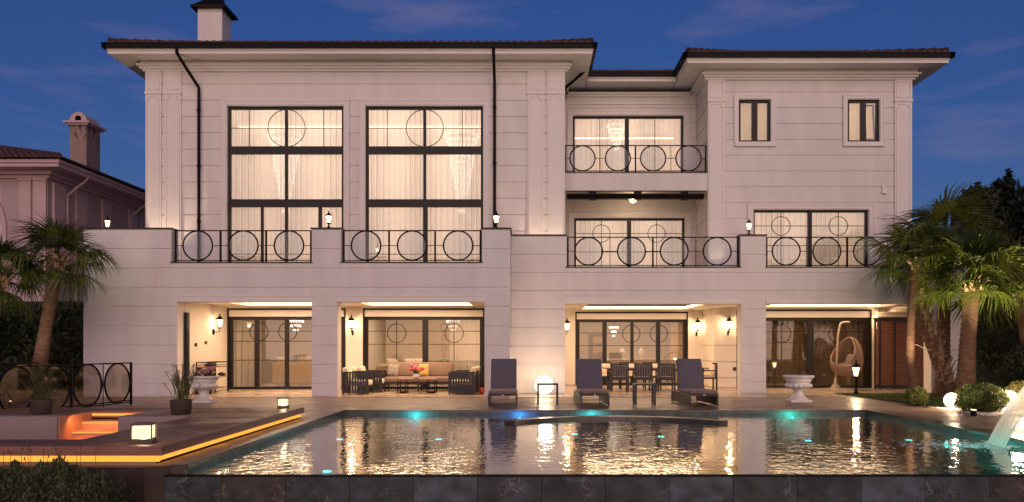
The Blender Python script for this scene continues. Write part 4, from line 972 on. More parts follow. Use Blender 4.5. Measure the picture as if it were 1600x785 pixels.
dc = make_dchair(); move(dc, 2.93, 27.35, 0, R(0)); dc['label'] = 'near side dining chair just right of the middle lounger'
for (x, y, r_, l) in ((3.70, 27.35, 1, 'near side dining chair in the centre, behind the right side table'), (4.45, 27.35, -1, 'near side dining chair just left of the rightmost lounger'),
                      (6.05, 28.3, 90, 'end chair at the right end of the dining table'), (2.6, 29.3, 180, 'far side dining chair seen above the table at its left end'),
                      (3.45, 29.3, 180, 'far side dining chair facing the pool, second from the left end'), (4.3, 29.3, 180, 'far side dining chair facing the pool, behind the centre near chair'), (5.2, 27.35, 2, 'near side dining chair hidden behind the rightmost lounger')):
    copy_tree(dc, (x, y, 0), R(r_), l)
# white stone urns
def urn(x, y, s, label, flowers):
    t = thing('stone_urn', label, 'urn', (x, y, 0), 'white stone garden urns by the pool'); c = Vector((x, y, 0))
    MB().box(x-.27*s, x+.27*s, y-.27*s, y+.27*s, 0, .055*s).build('plinth', M['marble'], t)
    MB().lathe([(r*s, z*s) for r, z in [(.25,.056),(.25,.085),(.19,.11),(.17,.15),(.125,.19),(.115,.26),(.13,.30),(.15,.315),(.15,.335)]], c, 24).build('pedestal', M['marble'], t, True)
    MB().lathe([(r*s, z*s) for r, z in [(.14,.335),(.22,.345),(.30,.39),(.325,.44),(.30,.475),(.265,.48),(.29,.50),(.32,.55),(.34,.60)]], c, 48, lambda a, i: 1 + (.055 * abs(math.sin(a*8)) if i in (1,2,3,4) else 0)).build('bowl', M['marble'], t, True)
    MB().lathe([(r*s, z*s) for r, z in [(.34,.60),(.375,.625),(.395,.65),(.395,.68),(.36,.69),(.33,.66),(.02,.62)]], c, 48, lambda a, i: 1 + (.02*math.sin(a*24) if 0 < i < 4 else 0)).build('rim', M['marble'], t, True)
    for k in range(16):
        a = 2*PI*(k+.5)/16; MB().sphere(c + Vector((.30*s*math.cos(a), .30*s*math.sin(a), .425*s)), .052*s, 10, 6, (1,1,.95)).build('egg_moulding', M['marble'], t, True)
    if flowers:
        f = thing('potted_flowers', 'pink flowers and dark leaves growing in the left stone urn', 'flowers', (x, y, .62*s)); fl = MB()
        for k in range(260):
            a = random.uniform(0, 6.28); q = .30*s*math.sqrt(random.random()); z = random.uniform(.64, .84)*s + .06*math.sin(a*3); p = c + Vector((q*math.cos(a), q*math.sin(a), z)); u = Vector([random.gauss(0,1) for _ in range(3)]).normalized()*.035; v = u.cross(Vector((.3,.5,.8))).normalized()*.025
            fl.add([p - u, p - v, p + u, p + v], [(0,1,2,3)])
        fl.build('foliage', M['leaf_dark'], f)
        for k in range(9):
            a = random.uniform(0, 6.28); q = random.uniform(.05, .26)*s; p = c + Vector((q*math.cos(a) + .04, q*math.sin(a) - .06, random.uniform(.76, .90)*s)); b = MB()
            for j in range(5): b.sphere(p + Vector((.025*math.cos(j*1.26), .01, .025*math.sin(j*1.26))), .022, 6, 4)
            b.build('blossom', M['petal_pink'], f, True)
    return t
urn(7.2, 22.3, 1.03, 'empty white stone urn on the right of the pool deck', False)
urn(-8.62, 22.0, 1.03, 'white stone urn filled with flowers near the drinks trolley', True)
# drinks trolley
t = thing('drinks_trolley', 'slim black trolley with wooden shelves against the left porch wall', 'trolley', (-10.05, 26.4, 0)); fr = MB()
for x in (-10.28, -9.86):
    for y in (25.65, 27.2): fr.bar((x, y, .06), (x, y, .98), .025)
    fr.bar((x, 25.65, .98), (x, 27.2, .98), .025); fr.bar((x, 25.65, .90), (x, 27.2, .90), .015)
for y in (25.65, 27.2): fr.bar((-10.28, y, .98), (-9.86, y, .98), .025)
fr.build('trolley_frame', M['black'], t)
for z in (.14, .50, .82): MB().box(-10.27, -9.87, 25.66, 27.19, z, z + .03).build('shelf', M['wood_in'], t)
for x in (-10.28, -9.86):
    for y in (25.65, 27.2): MB().disc((x, y, .04), .04, .025, (1,0,0), 12).build('castor', M['black'], t)
for i, (x, y, z) in enumerate(((-10.0, 25.9, .853), (-10.1, 26.5, .853), (-10.0, 27.0, .533), (-10.05, 26.1, .533))):
    m_ = MB().lathe([(.09, 0), (.13, .03), (.12, .07), (.05, .10), (.01, .11)], (x, y, z), 14); tag(m_.build('dish', M['cap'], None, True), ('dark covered dish at the near end of the trolley top', 'dark covered dish in the middle of the trolley top', 'dark dish at the far end of the middle trolley shelf', 'dark dish at the near end of the middle trolley shelf')[i], 'dish', 'dark dishes on the trolley')
# door edge, switches on the porch wall
MB().box(-10.37, -10.28, 24.95, 25.14, .01, 2.5).build('door_jamb', M['frame'], villa)
for (y, z) in ((25.75, 1.48), (26.55, 1.55)):
    MB().box(-10.379, -10.36, y, y + .16, z, z + .10).build('wall_switch', M['frame'], villa)
MB().box(wx(1145, YR) , wx(1150, YR), YR - .02, YR + .01, .62, .74).build('wall_socket', M['frame'], villa)
MB().box(wx(1377, YR), wx(1385, YR), YR - .09, YR - .001, wz(303, YR), wz(299, YR)).box(wx(1378, YR), wx(1384.5, YR), YR - .05, YR - .001, wz(299, YR), wz(291, YR)).build('wall_sensor', M['plastic_w'], villa)
# hanging egg chair
t = at0('hanging_chair', 'wicker egg chair with cream cushion hanging from a curved white stand', 'hanging chair')
cr_ = MB(); pts = []
for k in range(24):
    a = k / 23; 
    pts.append((-.12 + .10*a + (.0 if a < .6 else .36*((a-.6)/.4)**1.6), .22 - .1*a, .08 + 2.1*min(1, a/.75) + (.12*math.sin((a-.6)/.4*PI*.6) if a > .6 else 0)))
MB().tube(pts, .035, 10).build('stand_pole', M['rattan_pole'], t, True)
MB().ring((.0, 0, .03), .62, .025, (0,0,1), 40, 8).bar((-.6, 0, .03), (.6, 0, .03), .045).bar((0, -.6, .03), (0, .6, .03), .045).lathe([(.22, .03), (.16, .10), (.06, .22), (.045, .42)], (-.12, .2, 0), 12).build('stand_base', M['rattan_pole'], t, True)
MB().bar((.30, .12, 2.2), (.28, .0, 1.76), .012).build('hanger', M['black'], t)
C0 = Vector((.20, -.02, 1.12)); RX, RZ_ = .50, .68
def egg(th, ph, k=1.0):                  # ph 0..pi from the bottom to the top
    r = math.sin(ph) * (1 + .30*math.cos(ph)) ; return Vector((math.cos(th)*r*RX*k, math.sin(th)*r*RX*k, -math.cos(ph)*RZ_*k))
TILT = Matrix.Translation(C0) @ Matrix.Rotation(R(14), 4, 'Y')
OPEN = R(205)                            # the opening looks to the front left
wv = MB()
for k in range(44):
    th = 2*PI*k/44; d = abs((th - OPEN + PI) % (2*PI) - PI)
    lo, hi = (0.12, PI - .12) if d > R(62) else (0.12, R(58) + (d/R(62))**3*R(20))
    wv.tube([TILT @ egg(th + .25*math.sin(i*.8), lo + (hi-lo)*i/12) for i in range(13)], .011, 4)
    if d <= R(62): wv.tube([TILT @ egg(th, PI - .12 - R(22)*i/4*(d/R(62))**2) for i in range(5)], .009, 4)
for j in range(30):
    ph = .15 + j*(PI-.3)/29; opn = R(58) < ph < PI - R(16); pts = []
    for k in range(41):
        th = OPEN + (R(62) if opn else 0) + (2*PI - (R(124) if opn else 0))*k/40; pts.append(TILT @ egg(th, ph + .05*math.sin(k*1.9)))
    wv.tube(pts, .011, 4)
o = wv.build('wicker_shell', M['rattan'], t)
rim = []
for k in range(48):
    a = 2*PI*k/48; ph = R(58) + (PI - R(16) - R(58))*(.5 - .5*math.cos(a)) ; th = OPEN + R(62)*math.sin(a)*(1 if True else 1)*math.sin(ph*.9)**.2
    rim.append(TILT @ egg(th, ph))
MB().tube(rim, .024, 6, closed=True).build('shell_rim', M['rattan'], t, True)
MB().sphere(C0 + Vector((-.08, -.06, -.36)), .30, 20, 12, (1, 1, .45)).sphere(C0 + Vector((.12, .05, -.16)), .22, 16, 10, (.6, 1, 1.2)).build('cushion', M['taupe'], t, True)
move(t, 10.50, 28.0, 0, R(8))
# garden lamp post
t = thing('garden_lamp', 'short black lamp post with a lit lantern at the grass edge', 'lamp post', (9.92, 25.3, 0), None); c = Vector((9.92, 25.3, 0))
MB().lathe([(.10, 0), (.10, .05), (.06, .09), (.045, .14), (.035, .2), (.035, .46), (.05, .48), (.03, .51), (.03, .56)], c, 14).build('lamp_post', M['black'], t, True)
lantern_head(t, c + Vector((0, 0, .57)), 1.35); lamp('POINT', 'lantern_light', c + Vector((0, 0, .72)), 60, WARM, .05, t)
# cube lanterns on the platform
def cube(x, y, z, w, h, rz, e, label):
    t = thing('cube_lantern', label, 'lantern', (x, y, z), 'square metal lanterns glowing on the wooden platform'); T_ = Matrix.Translation((x, y, z)) @ Matrix.Rotation(rz, 4, 'Z'); a = w/2
    MB().box(-a, a, -a, a, 0, .05).box(-a*.88, a*.88, -a*.88, a*.88, .05, .06).xf(T_).build('lantern_base', M['bronze'], t)
    f = MB()
    for sx_ in (-1, 1):
        for sy_ in (-1, 1): f.bar((sx_*(a-.008), sy_*(a-.008), .05), (sx_*(a-.008), sy_*(a-.008), h), .015)
        f.bar((-a, sx_*(a-.008), h), (a, sx_*(a-.008), h), .018); f.bar((sx_*(a-.008), -a, h), (sx_*(a-.008), a, h), .018)
    f.box(-a*.98, a*.98, -a*.98, a*.98, h + .006, h + .014); f.xf(T_).build('lantern_frame', M['bronze'], t)
    for k in range(4):
        MB().box(-a*.82, a*.82, -a*.86, -a*.83, .065, h - .02).xf(T_ @ Matrix.Rotation(k*PI/2, 4, 'Z')).build('lantern_pane', M['cubeglass'], t)
    lamp('POINT', 'lantern_light', (x, y, z + h*.5), e, WARM2, .05, t)
cube(-5.20, 11.20, .203, .27, .25, R(12), 10, 'big square lantern glowing at the front corner of the platform')
cube(-5.13, 17.32, .203, .22, .21, R(10), 9, 'small square lantern glowing at the far tip of the platform')
# potted papyrus
def papyrus(x, y, z, s, label):
    t = thing('potted_papyrus', label, 'potted plant', (x, y, z), 'potted papyrus plants on the platform'); c = Vector((x, y, z))
    MB().lathe([(.16*s, 0), (.185*s, .04*s), (.195*s, .22*s), (.205*s, .24*s), (.205*s, .27*s), (.18*s, .27*s), (.17*s, .23*s), (.01, .22*s)], c, 20).build('pot', M['terracotta'], t, True)
    st_ = MB(); lv = MB()
    for k in range(46):
        a = random.uniform(0, 6.28); q = random.uniform(0, .14)*s; ln = random.uniform(.30, .72)*s; d = random.uniform(.02, .24)*s
        p0 = c + Vector((q*math.cos(a), q*math.sin(a), .22*s)); p2 = c + Vector(((q+d)*math.cos(a), (q+d)*math.sin(a), .22*s + ln)); pm = (p0+p2)/2 - Vector((d*.2*math.cos(a), d*.2*math.sin(a), 0))
        st_.tube([p0, pm, p2], .0065*s, 4)
        for j in range(9):
            b = random.uniform(0, 6.28); e_ = Vector((math.cos(b), math.sin(b), random.uniform(-.1, .7)))*random.uniform(.05, .11)*s; w = e_.cross(Vector((0,0,1))).normalized()*.007*s
            lv.add([p2, p2 + e_*.6 - w, p2 + e_, p2 + e_*.6 + w], [(0,1,2,3)])
    tag(st_.build('stem', M['leaf_pot'], t), kind='stuff'); tag(lv.build('leaf_tuft', M['leaf_pot'], t), kind='stuff')
papyrus(wx(283, 15.9), 15.9, .203, 1.0, 'potted papyrus beside the pit, in front of the left urn')
papyrus(wx(65, 15.9), 15.9, .203, 1.0, 'potted papyrus at the left, in front of the ring fence')
# ring fence at the left
def fence(p0, p1, n, label):
    r_ = railing(p0, p1, 0, 1.08, n, None, True, 'ring_fence', 'fenceglass'); tag(r_, label, 'fence', 'black ring pattern fences left of the pool')
    MB().bar((*p0, .11), (*p1, .11), .03).build('bottom_rail', M['black'], r_)
fence((-10.2, 21.3), (-10.85, 16.9), 4, 'black fence of rings nearest the house corner, running towards the platform')
fence((-12.6, 21.3), (-13.3, 16.9), 4, 'second black ring fence farther left, parallel to the first')
# louvred timber cabinet with rolled mat on top
t = thing('timber_cabinet', 'reddish louvred wooden cabinet with dark frame under the right overhang', 'cabinet', (12.3, 28, 0)); f = MB(); Yf = 28.55
xa, xb, zt, Yb = wx(1374, Yf), wx(1453, Yf), 2.42, 28.92; xm = wx(1397, Yf)
for (x, y) in ((xa, Yf), (xb - .06, Yf), (xa, Yb), (xm, Yf)): f.box(x, x + .06, y, y + .06, 0, zt)
f.box(xa + .06, xb - .06, Yf + .005, Yf + .055, zt - .08, zt); f.box(xa + .06, xb - .06, Yf + .005, Yf + .055, .04, .14)
f.box(xa + .005, xa + .055, Yf + .06, Yb, zt - .08, zt); f.box(xa + .005, xa + .055, Yf + .06, Yb, .04, .14); f.box(xa - .02, xb + .02, Yf - .02, Yb + .08, zt + .001, zt + .04)
f.build('cabinet_frame', M['cap'], t)
for k in range(28):
    z = .16 + k*.079
    for (a, b) in ((xa + .063, xm - .003), (xm + .063, xb - .063)):
        s_ = MB().box(a, b, 0, .05, 0, .014).xf(Matrix.Translation((0, Yf + .012, z)) @ Matrix.Rotation(R(38), 4, 'X')); s_.build('slat', M['cedar'], t)
    s_ = MB().box(0, .05, Yf + .063, Yb - .003, 0, .014).xf(Matrix.Translation((xa + .012, 0, z)) @ Matrix.Rotation(R(-38), 4, 'Y')); s_.build('slat', M['cedar'], t)
MB().box(xa + .09, xb - .04, Yf + .09, Yf + .11, .05, zt - .05).box(xa + .07, xa + .089, Yf + .09, Yb, .05, zt - .05).build('cabinet_back', M['cedar'], t)
m_ = MB(); m_.rbox(xa + .05, xb - .1, Yf + .04, Yf + .36, zt + .045, zt + .16, .05).rbox(xa + .1, xb - .25, Yf + .06, Yf + .34, zt + .163, zt + .25, .04)
tag(m_.build('folded_mats', M['cream'], None, True), 'beige folded mats lying on top of the wooden cabinet', 'mats')
# waterfall spout and water sheet at the right edge of the pool
t = thing('water_spout', 'steel cascade spout at the right rim of the pool', 'fountain', (9.0, 13.4, 0))
sp = MB(); sw = .29
prof = [(9.3, 0), (9.25, .5), (9.1, .86), (8.88, 1.05), (8.60, 1.075)]
for y in (13.4,):
    vs = []; 
    for (x, z) in prof: vs += [(x, y - sw, z), (x, y + sw, z), (x + .03, y + sw, z + .04), (x + .03, y - sw, z + .04)]
    fs = []
    for i in range(len(prof) - 1):
        for k in range(4): fs.append((i*4 + k, i*4 + (k+1) % 4, (i+1)*4 + (k+1) % 4, (i+1)*4 + k))
    sp.add(vs, fs + [(0,1,2,3)])
sp.build('spout_blade', M['cap'], t)
wf = bpy.data.materials.new('falling_water'); wf.use_nodes = True; n_ = wf.node_tree.nodes; l_ = wf.node_tree.links; n_.clear()
o_ = n_.new('ShaderNodeOutputMaterial'); d_ = n_.new('ShaderNodeBsdfDiffuse'); d_.inputs[0].default_value = (.80, .78, .74, 1); tl = n_.new('ShaderNodeBsdfTranslucent'); tl.inputs[0].default_value = (.85, .8, .72, 1); gg = n_.new('ShaderNodeBsdfGlossy'); gg.inputs['Roughness'].default_value = .15
tr_ = n_.new('ShaderNodeBsdfTransparent'); a1 = n_.new('ShaderNodeMixShader'); a2 = n_.new('ShaderNodeMixShader'); a3 = n_.new('ShaderNodeMixShader'); a1.inputs[0].default_value = .5; a2.inputs[0].default_value = .25
tx = n_.new('ShaderNodeTexCoord'); mpp = n_.new('ShaderNodeMapping'); mpp.inputs['Scale'].default_value = (.6, 16, .6); nzz = n_.new('ShaderNodeTexNoise'); nzz.inputs['Scale'].default_value = 2.5; l_.new(tx.outputs['Object'], mpp.inputs[0]); l_.new(mpp.outputs[0], nzz.inputs['Vector'])
mrr = n_.new('ShaderNodeMapRange'); mrr.inputs[1].default_value = .35; mrr.inputs[2].default_value = .65; mrr.inputs[3].default_value = .0; mrr.inputs[4].default_value = .22; l_.new(nzz.outputs[0], mrr.inputs[0])
l_.new(d_.outputs[0], a1.inputs[1]); l_.new(tl.outputs[0], a1.inputs[2]); l_.new(a1.outputs[0], a2.inputs[1]); l_.new(gg.outputs[0], a2.inputs[2]); l_.new(mrr.outputs[0], a3.inputs[0]); l_.new(a2.outputs[0], a3.inputs[1]); l_.new(tr_.outputs[0], a3.inputs[2]); l_.new(a3.outputs[0], o_.inputs[0])
V = []; ny, nx = 26, 22
for i in range(nx + 1):
    s_ = i / nx; x = 8.62 - 1.12*s_; z = 1.09 - 1.20*s_**1.9
    for j in range(ny + 1):
        u = -1 + 2*j/ny; V.append((x + .01*math.sin(j*2.1), 13.4 + u*sw*(1 - .12*s_) + .006*math.sin(i), z + .012*math.sin(j*1.7 + i*.2)))
q = [(i*(ny+1)+j, (i+1)*(ny+1)+j, (i+1)*(ny+1)+j+1, i*(ny+1)+j+1) for i in range(nx) for j in range(ny)]
struct(tag(MB().add(V, q).build('falling_water', wf, None, True), kind='structure'))
lamp('POINT', 'added_jet_light', (8.65, 13.4, .70), 85, WARM2, .05, t)  # added unseen lamp that makes the falling water glow
fm = MB()
for k in range(420):
    a = random.uniform(0, 6.28); q_ = abs(random.gauss(0, .42)); x = 7.40 + q_*math.cos(a)*1.9 - .3; y = 13.4 + q_*math.sin(a)*1.0
    if x > 7.8: continue
    s_ = random.uniform(.003, .009); fm.add([(x-s_*5, y, WZ+.003), (x, y-s_*2, WZ+.003), (x+s_*5, y, WZ+.003), (x, y+s_*2, WZ+.003), (x, y, WZ+.003+s_*.8)], [(0,1,4),(1,2,4),(2,3,4),(3,0,4)])
tag(fm.build('water_foam', M['plastic_w']), kind='stuff')
# indoor furniture glimpsed through the ground floor glass
t = thing('indoor_sofa', 'long cream sofa seen through the left ground floor doors', 'sofa', (-8.0, 30.2, 0)); 
MB().rbox(-9.3, -6.3, 29.9, 30.1, .1, .88, .07).build('sofa_back', M['cream'], t, True); MB().rbox(-9.3, -6.3, 30.12, 30.9, .1, .5, .08).build('sofa_seat', M['cream'], t, True)
for x in (-9.0, -8.2, -7.3, -6.7): pillow(x, 30.25, .62, 'cream', {-9.0: 'cream cushion at the left end of the indoor sofa', -8.2: 'cream cushion second along the indoor sofa', -7.3: 'cream cushion third along the indoor sofa', -6.7: 'cream cushion at the right end of the indoor sofa'}[x], 5, .5)
t = thing('indoor_bed', 'long low couch with white covers behind the lounge window', 'couch', (-3.8, 30.1, 0))
MB().rbox(-5.5, -2.0, 29.6, 30.7, .1, .72, .08).build('couch_base', M['beige_wall'], t, True); MB().rbox(-5.45, -2.05, 29.62, 30.68, .725, .84, .05).build('couch_cover', M['cream'], t, True)
for i, x in enumerate((-5.0, -4.3, -3.9)): pillow(x, 29.9, .80, 'cream', ('white pillow at the left end of the couch behind the glass', 'white pillow in the middle of the couch behind the glass', 'white pillow right of the middle on the couch behind the glass')[i], 10*i, .42, -60)
t = thing('wall_mirror', 'tall dark pointed wall ornament with rings behind the right lounge pane', 'wall ornament', (sx(690), 33.6, 1.5)); x = wx(694, 33.6)
MB().ring((x, 33.6, 2.25), .14, .015).ring((x, 33.6, .82), .13, .015).build('ornament_ring', M['black'], t, True)
MB().add([(x-.14,33.55,2.1),(x+.14,33.55,2.1),(x+.08,33.55,1.0),(x-.08,33.55,1.0),(x-.14,33.6,2.1),(x+.14,33.6,2.1),(x+.08,33.6,1.0),(x-.08,33.6,1.0)], [(0,3,2,1),(4,5,6,7),(0,1,5,4),(1,2,6,5),(2,3,7,6),(3,0,4,7)]).build('ornament_body', M['wood_in'], t)
t = thing('oven_column', 'dark built in oven in the kitchen behind the dining porch', 'oven', (wx(935, 35), 35, 0)); x = wx(935, 35)
MB().box(x - .4, x + .25, 34.9, 35.5, 0, 2.0).build('oven_cabinet', M['cap'], t)
for z in (.9, 1.35, 1.75): MB().box(x - .35, x + .2, 34.87, 34.899, z - .18, z + .12).build('oven_door', M['glass_dark'], t)
t = thing('kitchen_island', 'pale kitchen island behind the dining porch window', 'kitchen island', (3.8, 34, 0))
MB().box(2.3, 5.4, 33.8, 34.7, .0, .90).build('island_body', M['cream'], t); MB().box(2.25, 5.45, 33.75, 34.75, .902, .95).build('island_top', M['marble'], t)
for i, x in enumerate((wx(972, 34), wx(1002, 34))):
    t = thing('ornamental_vase', ('white cup shaped ornament, the left one on the kitchen island', 'white cup shaped ornament, the right one on the kitchen island')[i], 'ornament', (x, 34, .95), 'white ornaments on the kitchen island')
    MB().lathe([(.08,0),(.08,.02),(.02,.05),(.02,.14),(.10,.20),(.12,.30),(.10,.38),(.03,.42),(.015,.48)], (x, 34, .952), 16).build('vase_body', M['marble'], t, True)
# ------------------------------------------------------------------ neighbouring house
nb = thing('neighbour_house', 'pink villa with red tiled hip roof on the left beyond the hedge', 'house', (-22, 36, 0))
ex, ey = -17.6, 31.0; ez = 8.35; wx0 = ex - .95; wy0 = ey + 1.0
acx, acz, ar = -22.10, 6.0, 1.76; holes = [(acx - ar, acx + ar, 0, acz + ar)]
bk = MB()
for a, b, p, q in free(-34, wx0, 0, ez - .3, holes): bk.box(a, b, wy0, wy0 + .3, p, q)
bk.box(wx0 - .3, wx0, wy0 + .3, 50, 0, ez - .3); bk.box(-34, -33.7, wy0, 50, 0, ez - .3)
bk.build('wall', M['neigh'], nb)
am = MB()
for k in range(20):
    a0_, a1_ = PI*k/20, PI*(k+1)/20
    for (r0, r1, d) in ((ar, ar+.14, .05), (ar+.14, ar+.24, .09)):
        pts = [(acx+r*math.cos(a), acz+r*math.sin(a)) for r, a in ((r0,a0_),(r1,a0_),(r1,a1_),(r0,a1_))]
        am.add([(x, wy0-d, z) for x, z in pts] + [(x, wy0+.05, z) for x, z in pts], [(0,1,2,3),(0,4,5,1),(1,5,6,2),(2,6,7,3),(3,7,4,0)])
for k in range(20):
    a0_, a1_ = PI*k/20, PI*(k+1)/20
    am.add([(acx+ar*math.cos(a0_), wy0+.02, acz+ar*math.sin(a0_)), (acx+ar*math.cos(a1_), wy0+.02, acz+ar*math.sin(a1_)), (acx+ar*math.cos(a1_), wy0+.02, acz+ar+.02), (acx+ar*math.cos(a0_), wy0+.02, acz+ar+.02)], [(0,1,2,3)])
am.box(acx-ar-.24, acx-ar, wy0-.07, wy0+.05, 0, acz).box(acx+ar, acx+ar+.24, wy0-.07, wy0+.05, 0, acz)
am.build('arch_surround', M['neigh_dark'], nb)
w_ = MB().box(acx-ar-.1, acx+ar+.1, wy0+.2, wy0+.24, .2, acz+ar+.1).build('arched_window', glow('lit_window', (.9, .85, 1.0), .7), nb)
MB().box(acx-ar, acx+ar, wy0+.12, wy0+.18, 5.35, 5.55).build('transom', M['frame'], w_)
MB().box(acx+.7, acx+.8, wy0+.12, wy0+.18, .2, 7.7).build('mullion', M['frame'], w_)
for (a, b) in ((wx0 - .50, wx0 - .02), (wx0 - 1.06, wx0 - .60)): MB().box(a, b, wy0 - .09, wy0 + .01, 0, ez - .52).box(a - .04, b + .04, wy0 - .13, wy0 + .01, ez - .52, ez - .42).build('pilaster', M['neigh_dark'], nb)
for y in (32.3, 33.9, 36.0, 38.4, 39.6): MB().box(wx0 - .01, wx0 + .09, y, y + .8, 0, ez - .5).build('pilaster', M['neigh_dark'], nb)
m = MB()
for (p, a, b) in ((.12, ez - .42, ez - .30), (.3, ez - .30, ez - .16), (.95, ez - .16, ez - .02), (1.02, ez - .02, ez + .10)): m.box(-35, wx0 + p, wy0 - p, 50, a, b)
m.build('cornice', M['neigh_dark'], nb)
roof(-36, ex + .12, ey - .12, 51, ez + .12, nb, pitch=16, maxrun=8)
for y in (33.2, 38.5): MB().tube([(ex + .02, y, ez - .05), (ex - .1, y, ez - .25), (wx0 + .1, y + .0, ez - .85), (wx0 + .1, y, ez - 1.0), (wx0 + .1, y, 3)], .05, 8).build('downpipe', M['neigh_dark'], nb, True)
# its weathered chimney
def stainmat():
    m = mat('stained_stucco', (.30, .21, .19), .85, .12, 2, .4, 30, world=True); n = m.node_tree.nodes; l = m.node_tree.links; b = n['Principled BSDF']
    g = n.new('ShaderNodeNewGeometry'); mp = n.new('ShaderNodeMapping'); mp.inputs['Scale'].default_value = (5, 5, 1.1); nz = n.new('ShaderNodeTexNoise'); nz.inputs['Scale'].default_value = 1.6; nz.inputs['Detail'].default_value = 8; nz.inputs['Roughness'].default_value = .7
    l.new(g.outputs['Position'], mp.inputs[0]); l.new(mp.outputs[0], nz.inputs['Vector']); sp = n.new('ShaderNodeSeparateXYZ'); l.new(g.outputs['Position'], sp.inputs[0])
    r = n.new('ShaderNodeMapRange'); r.inputs[1].default_value = 9.0; r.inputs[2].default_value = 12.4; r.inputs[3].default_value = -.10; r.inputs[4].default_value = .22; l.new(sp.outputs[2], r.inputs[0])
    a = n.new('ShaderNodeMath'); l.new(nz.outputs[0], a.inputs[0]); l.new(r.outputs[0], a.inputs[1]); c = n.new('ShaderNodeMapRange'); c.inputs[1].default_value = .56; c.inputs[2].default_value = .64; l.new(a.outputs[0], c.inputs[0])
    x = n.new('ShaderNodeMix'); x.data_type = 'RGBA'; src = b.inputs['Base Color'].links[0].from_socket; l.new(src, x.inputs[6]); x.inputs[7].default_value = (.07, .045, .035, 1); l.new(c.outputs[0], x.inputs[0]); l.new(x.outputs[2], b.inputs['Base Color'])
    return m
Yn = 36.0; a, b = wx(109, Yn), wx(135, Yn); zt = wz(196, Yn); cn = MB().box(a, b, Yn, Yn + 1.15, 7.5, zt).build('chimney', stainmat(), nb)
MB().box(a-.1, b+.1, Yn-.1, Yn+1.25, zt, zt+.07).box(a-.2, b+.2, Yn-.2, Yn+1.35, zt+.07, zt+.16).build('chimney_cornice', M['neigh_dark'], cn)
xm, hw = (a+b)/2, (b-a)/2 + .02; dm = MB(); z0 = zt + .16
for k in range(14):                      # barrel vaulted cowl with a small triangular opening
    a0_, a1_ = PI*k/14, PI*(k+1)/14; c_ = lambda t_: (xm + hw*math.cos(t_), z0 + .42*math.sin(t_))
    p, q = c_(a0_), c_(a1_); dm.add([(p[0],Yn,p[1]),(q[0],Yn,q[1]),(q[0],Yn+1.15,q[1]),(p[0],Yn+1.15,p[1])], [(0,1,2,3)])
    for yy in (Yn, Yn + 1.15):
        f_ = lambda t_: (xm + .13*(1 if math.cos(t_) > 0 else -1)*min(1, abs(math.cos(t_))*1.6), z0 + .26*math.sin(t_)**1.0)
        i_, j_ = f_(a0_), f_(a1_); dm.add([(p[0],yy,p[1]),(q[0],yy,q[1]),(j_[0],yy,j_[1]),(i_[0],yy,i_[1])], [(0,1,2,3)])
dm.build('chimney_cowl', M['neigh_dark'], cn); MB().box(xm-.15, xm+.15, Yn+.3, Yn+.34, z0, z0+.3).build('chimney_opening', M['black'], cn)

# ------------------------------------------------------------------ vegetation
def leaf_cloud(centres, radii, n, size, mt, name, parent=None, squash=1.0, shell=.55, label=None, asp=.45):
    """Many small leaf-shaped quads spread through a few overlapping ellipsoids."""
    c = np.array(centres, float); r = np.array(radii, float); k = rng.integers(0, len(c), n) if len(c) > 1 else np.zeros(n, int)
    wgt = r.prod(1)**(2/3); k = rng.choice(len(c), n, p=wgt/wgt.sum())
    d = rng.normal(size=(n, 3)); d /= np.linalg.norm(d, axis=1, keepdims=True)
    rad = (shell + (1-shell)*rng.random(n)**.7)[:, None]; p = c[k] + d*r[k]*rad*(1 + .10*np.sin(d[:, :1]*9 + k[:, None]*2.1)*np.cos(d[:, 2:]*8))
    u = d*.45 + rng.normal(size=(n, 3))*.7 + np.array([0, 0, .35]); u /= np.linalg.norm(u, axis=1, keepdims=True)
    v = np.cross(u, rng.normal(size=(n, 3))); v /= np.linalg.norm(v, axis=1, keepdims=True)
    s = size*rng.uniform(.6, 1.3, (n, 1))
    V = np.stack([p - u*s, p + v*s*asp - u*s*.1, p + u*s, p - v*s*asp - u*s*.1], 1).reshape(-1, 3)
    return npmesh(name, V, np.arange(4*n).reshape(n, 4), mt, parent)
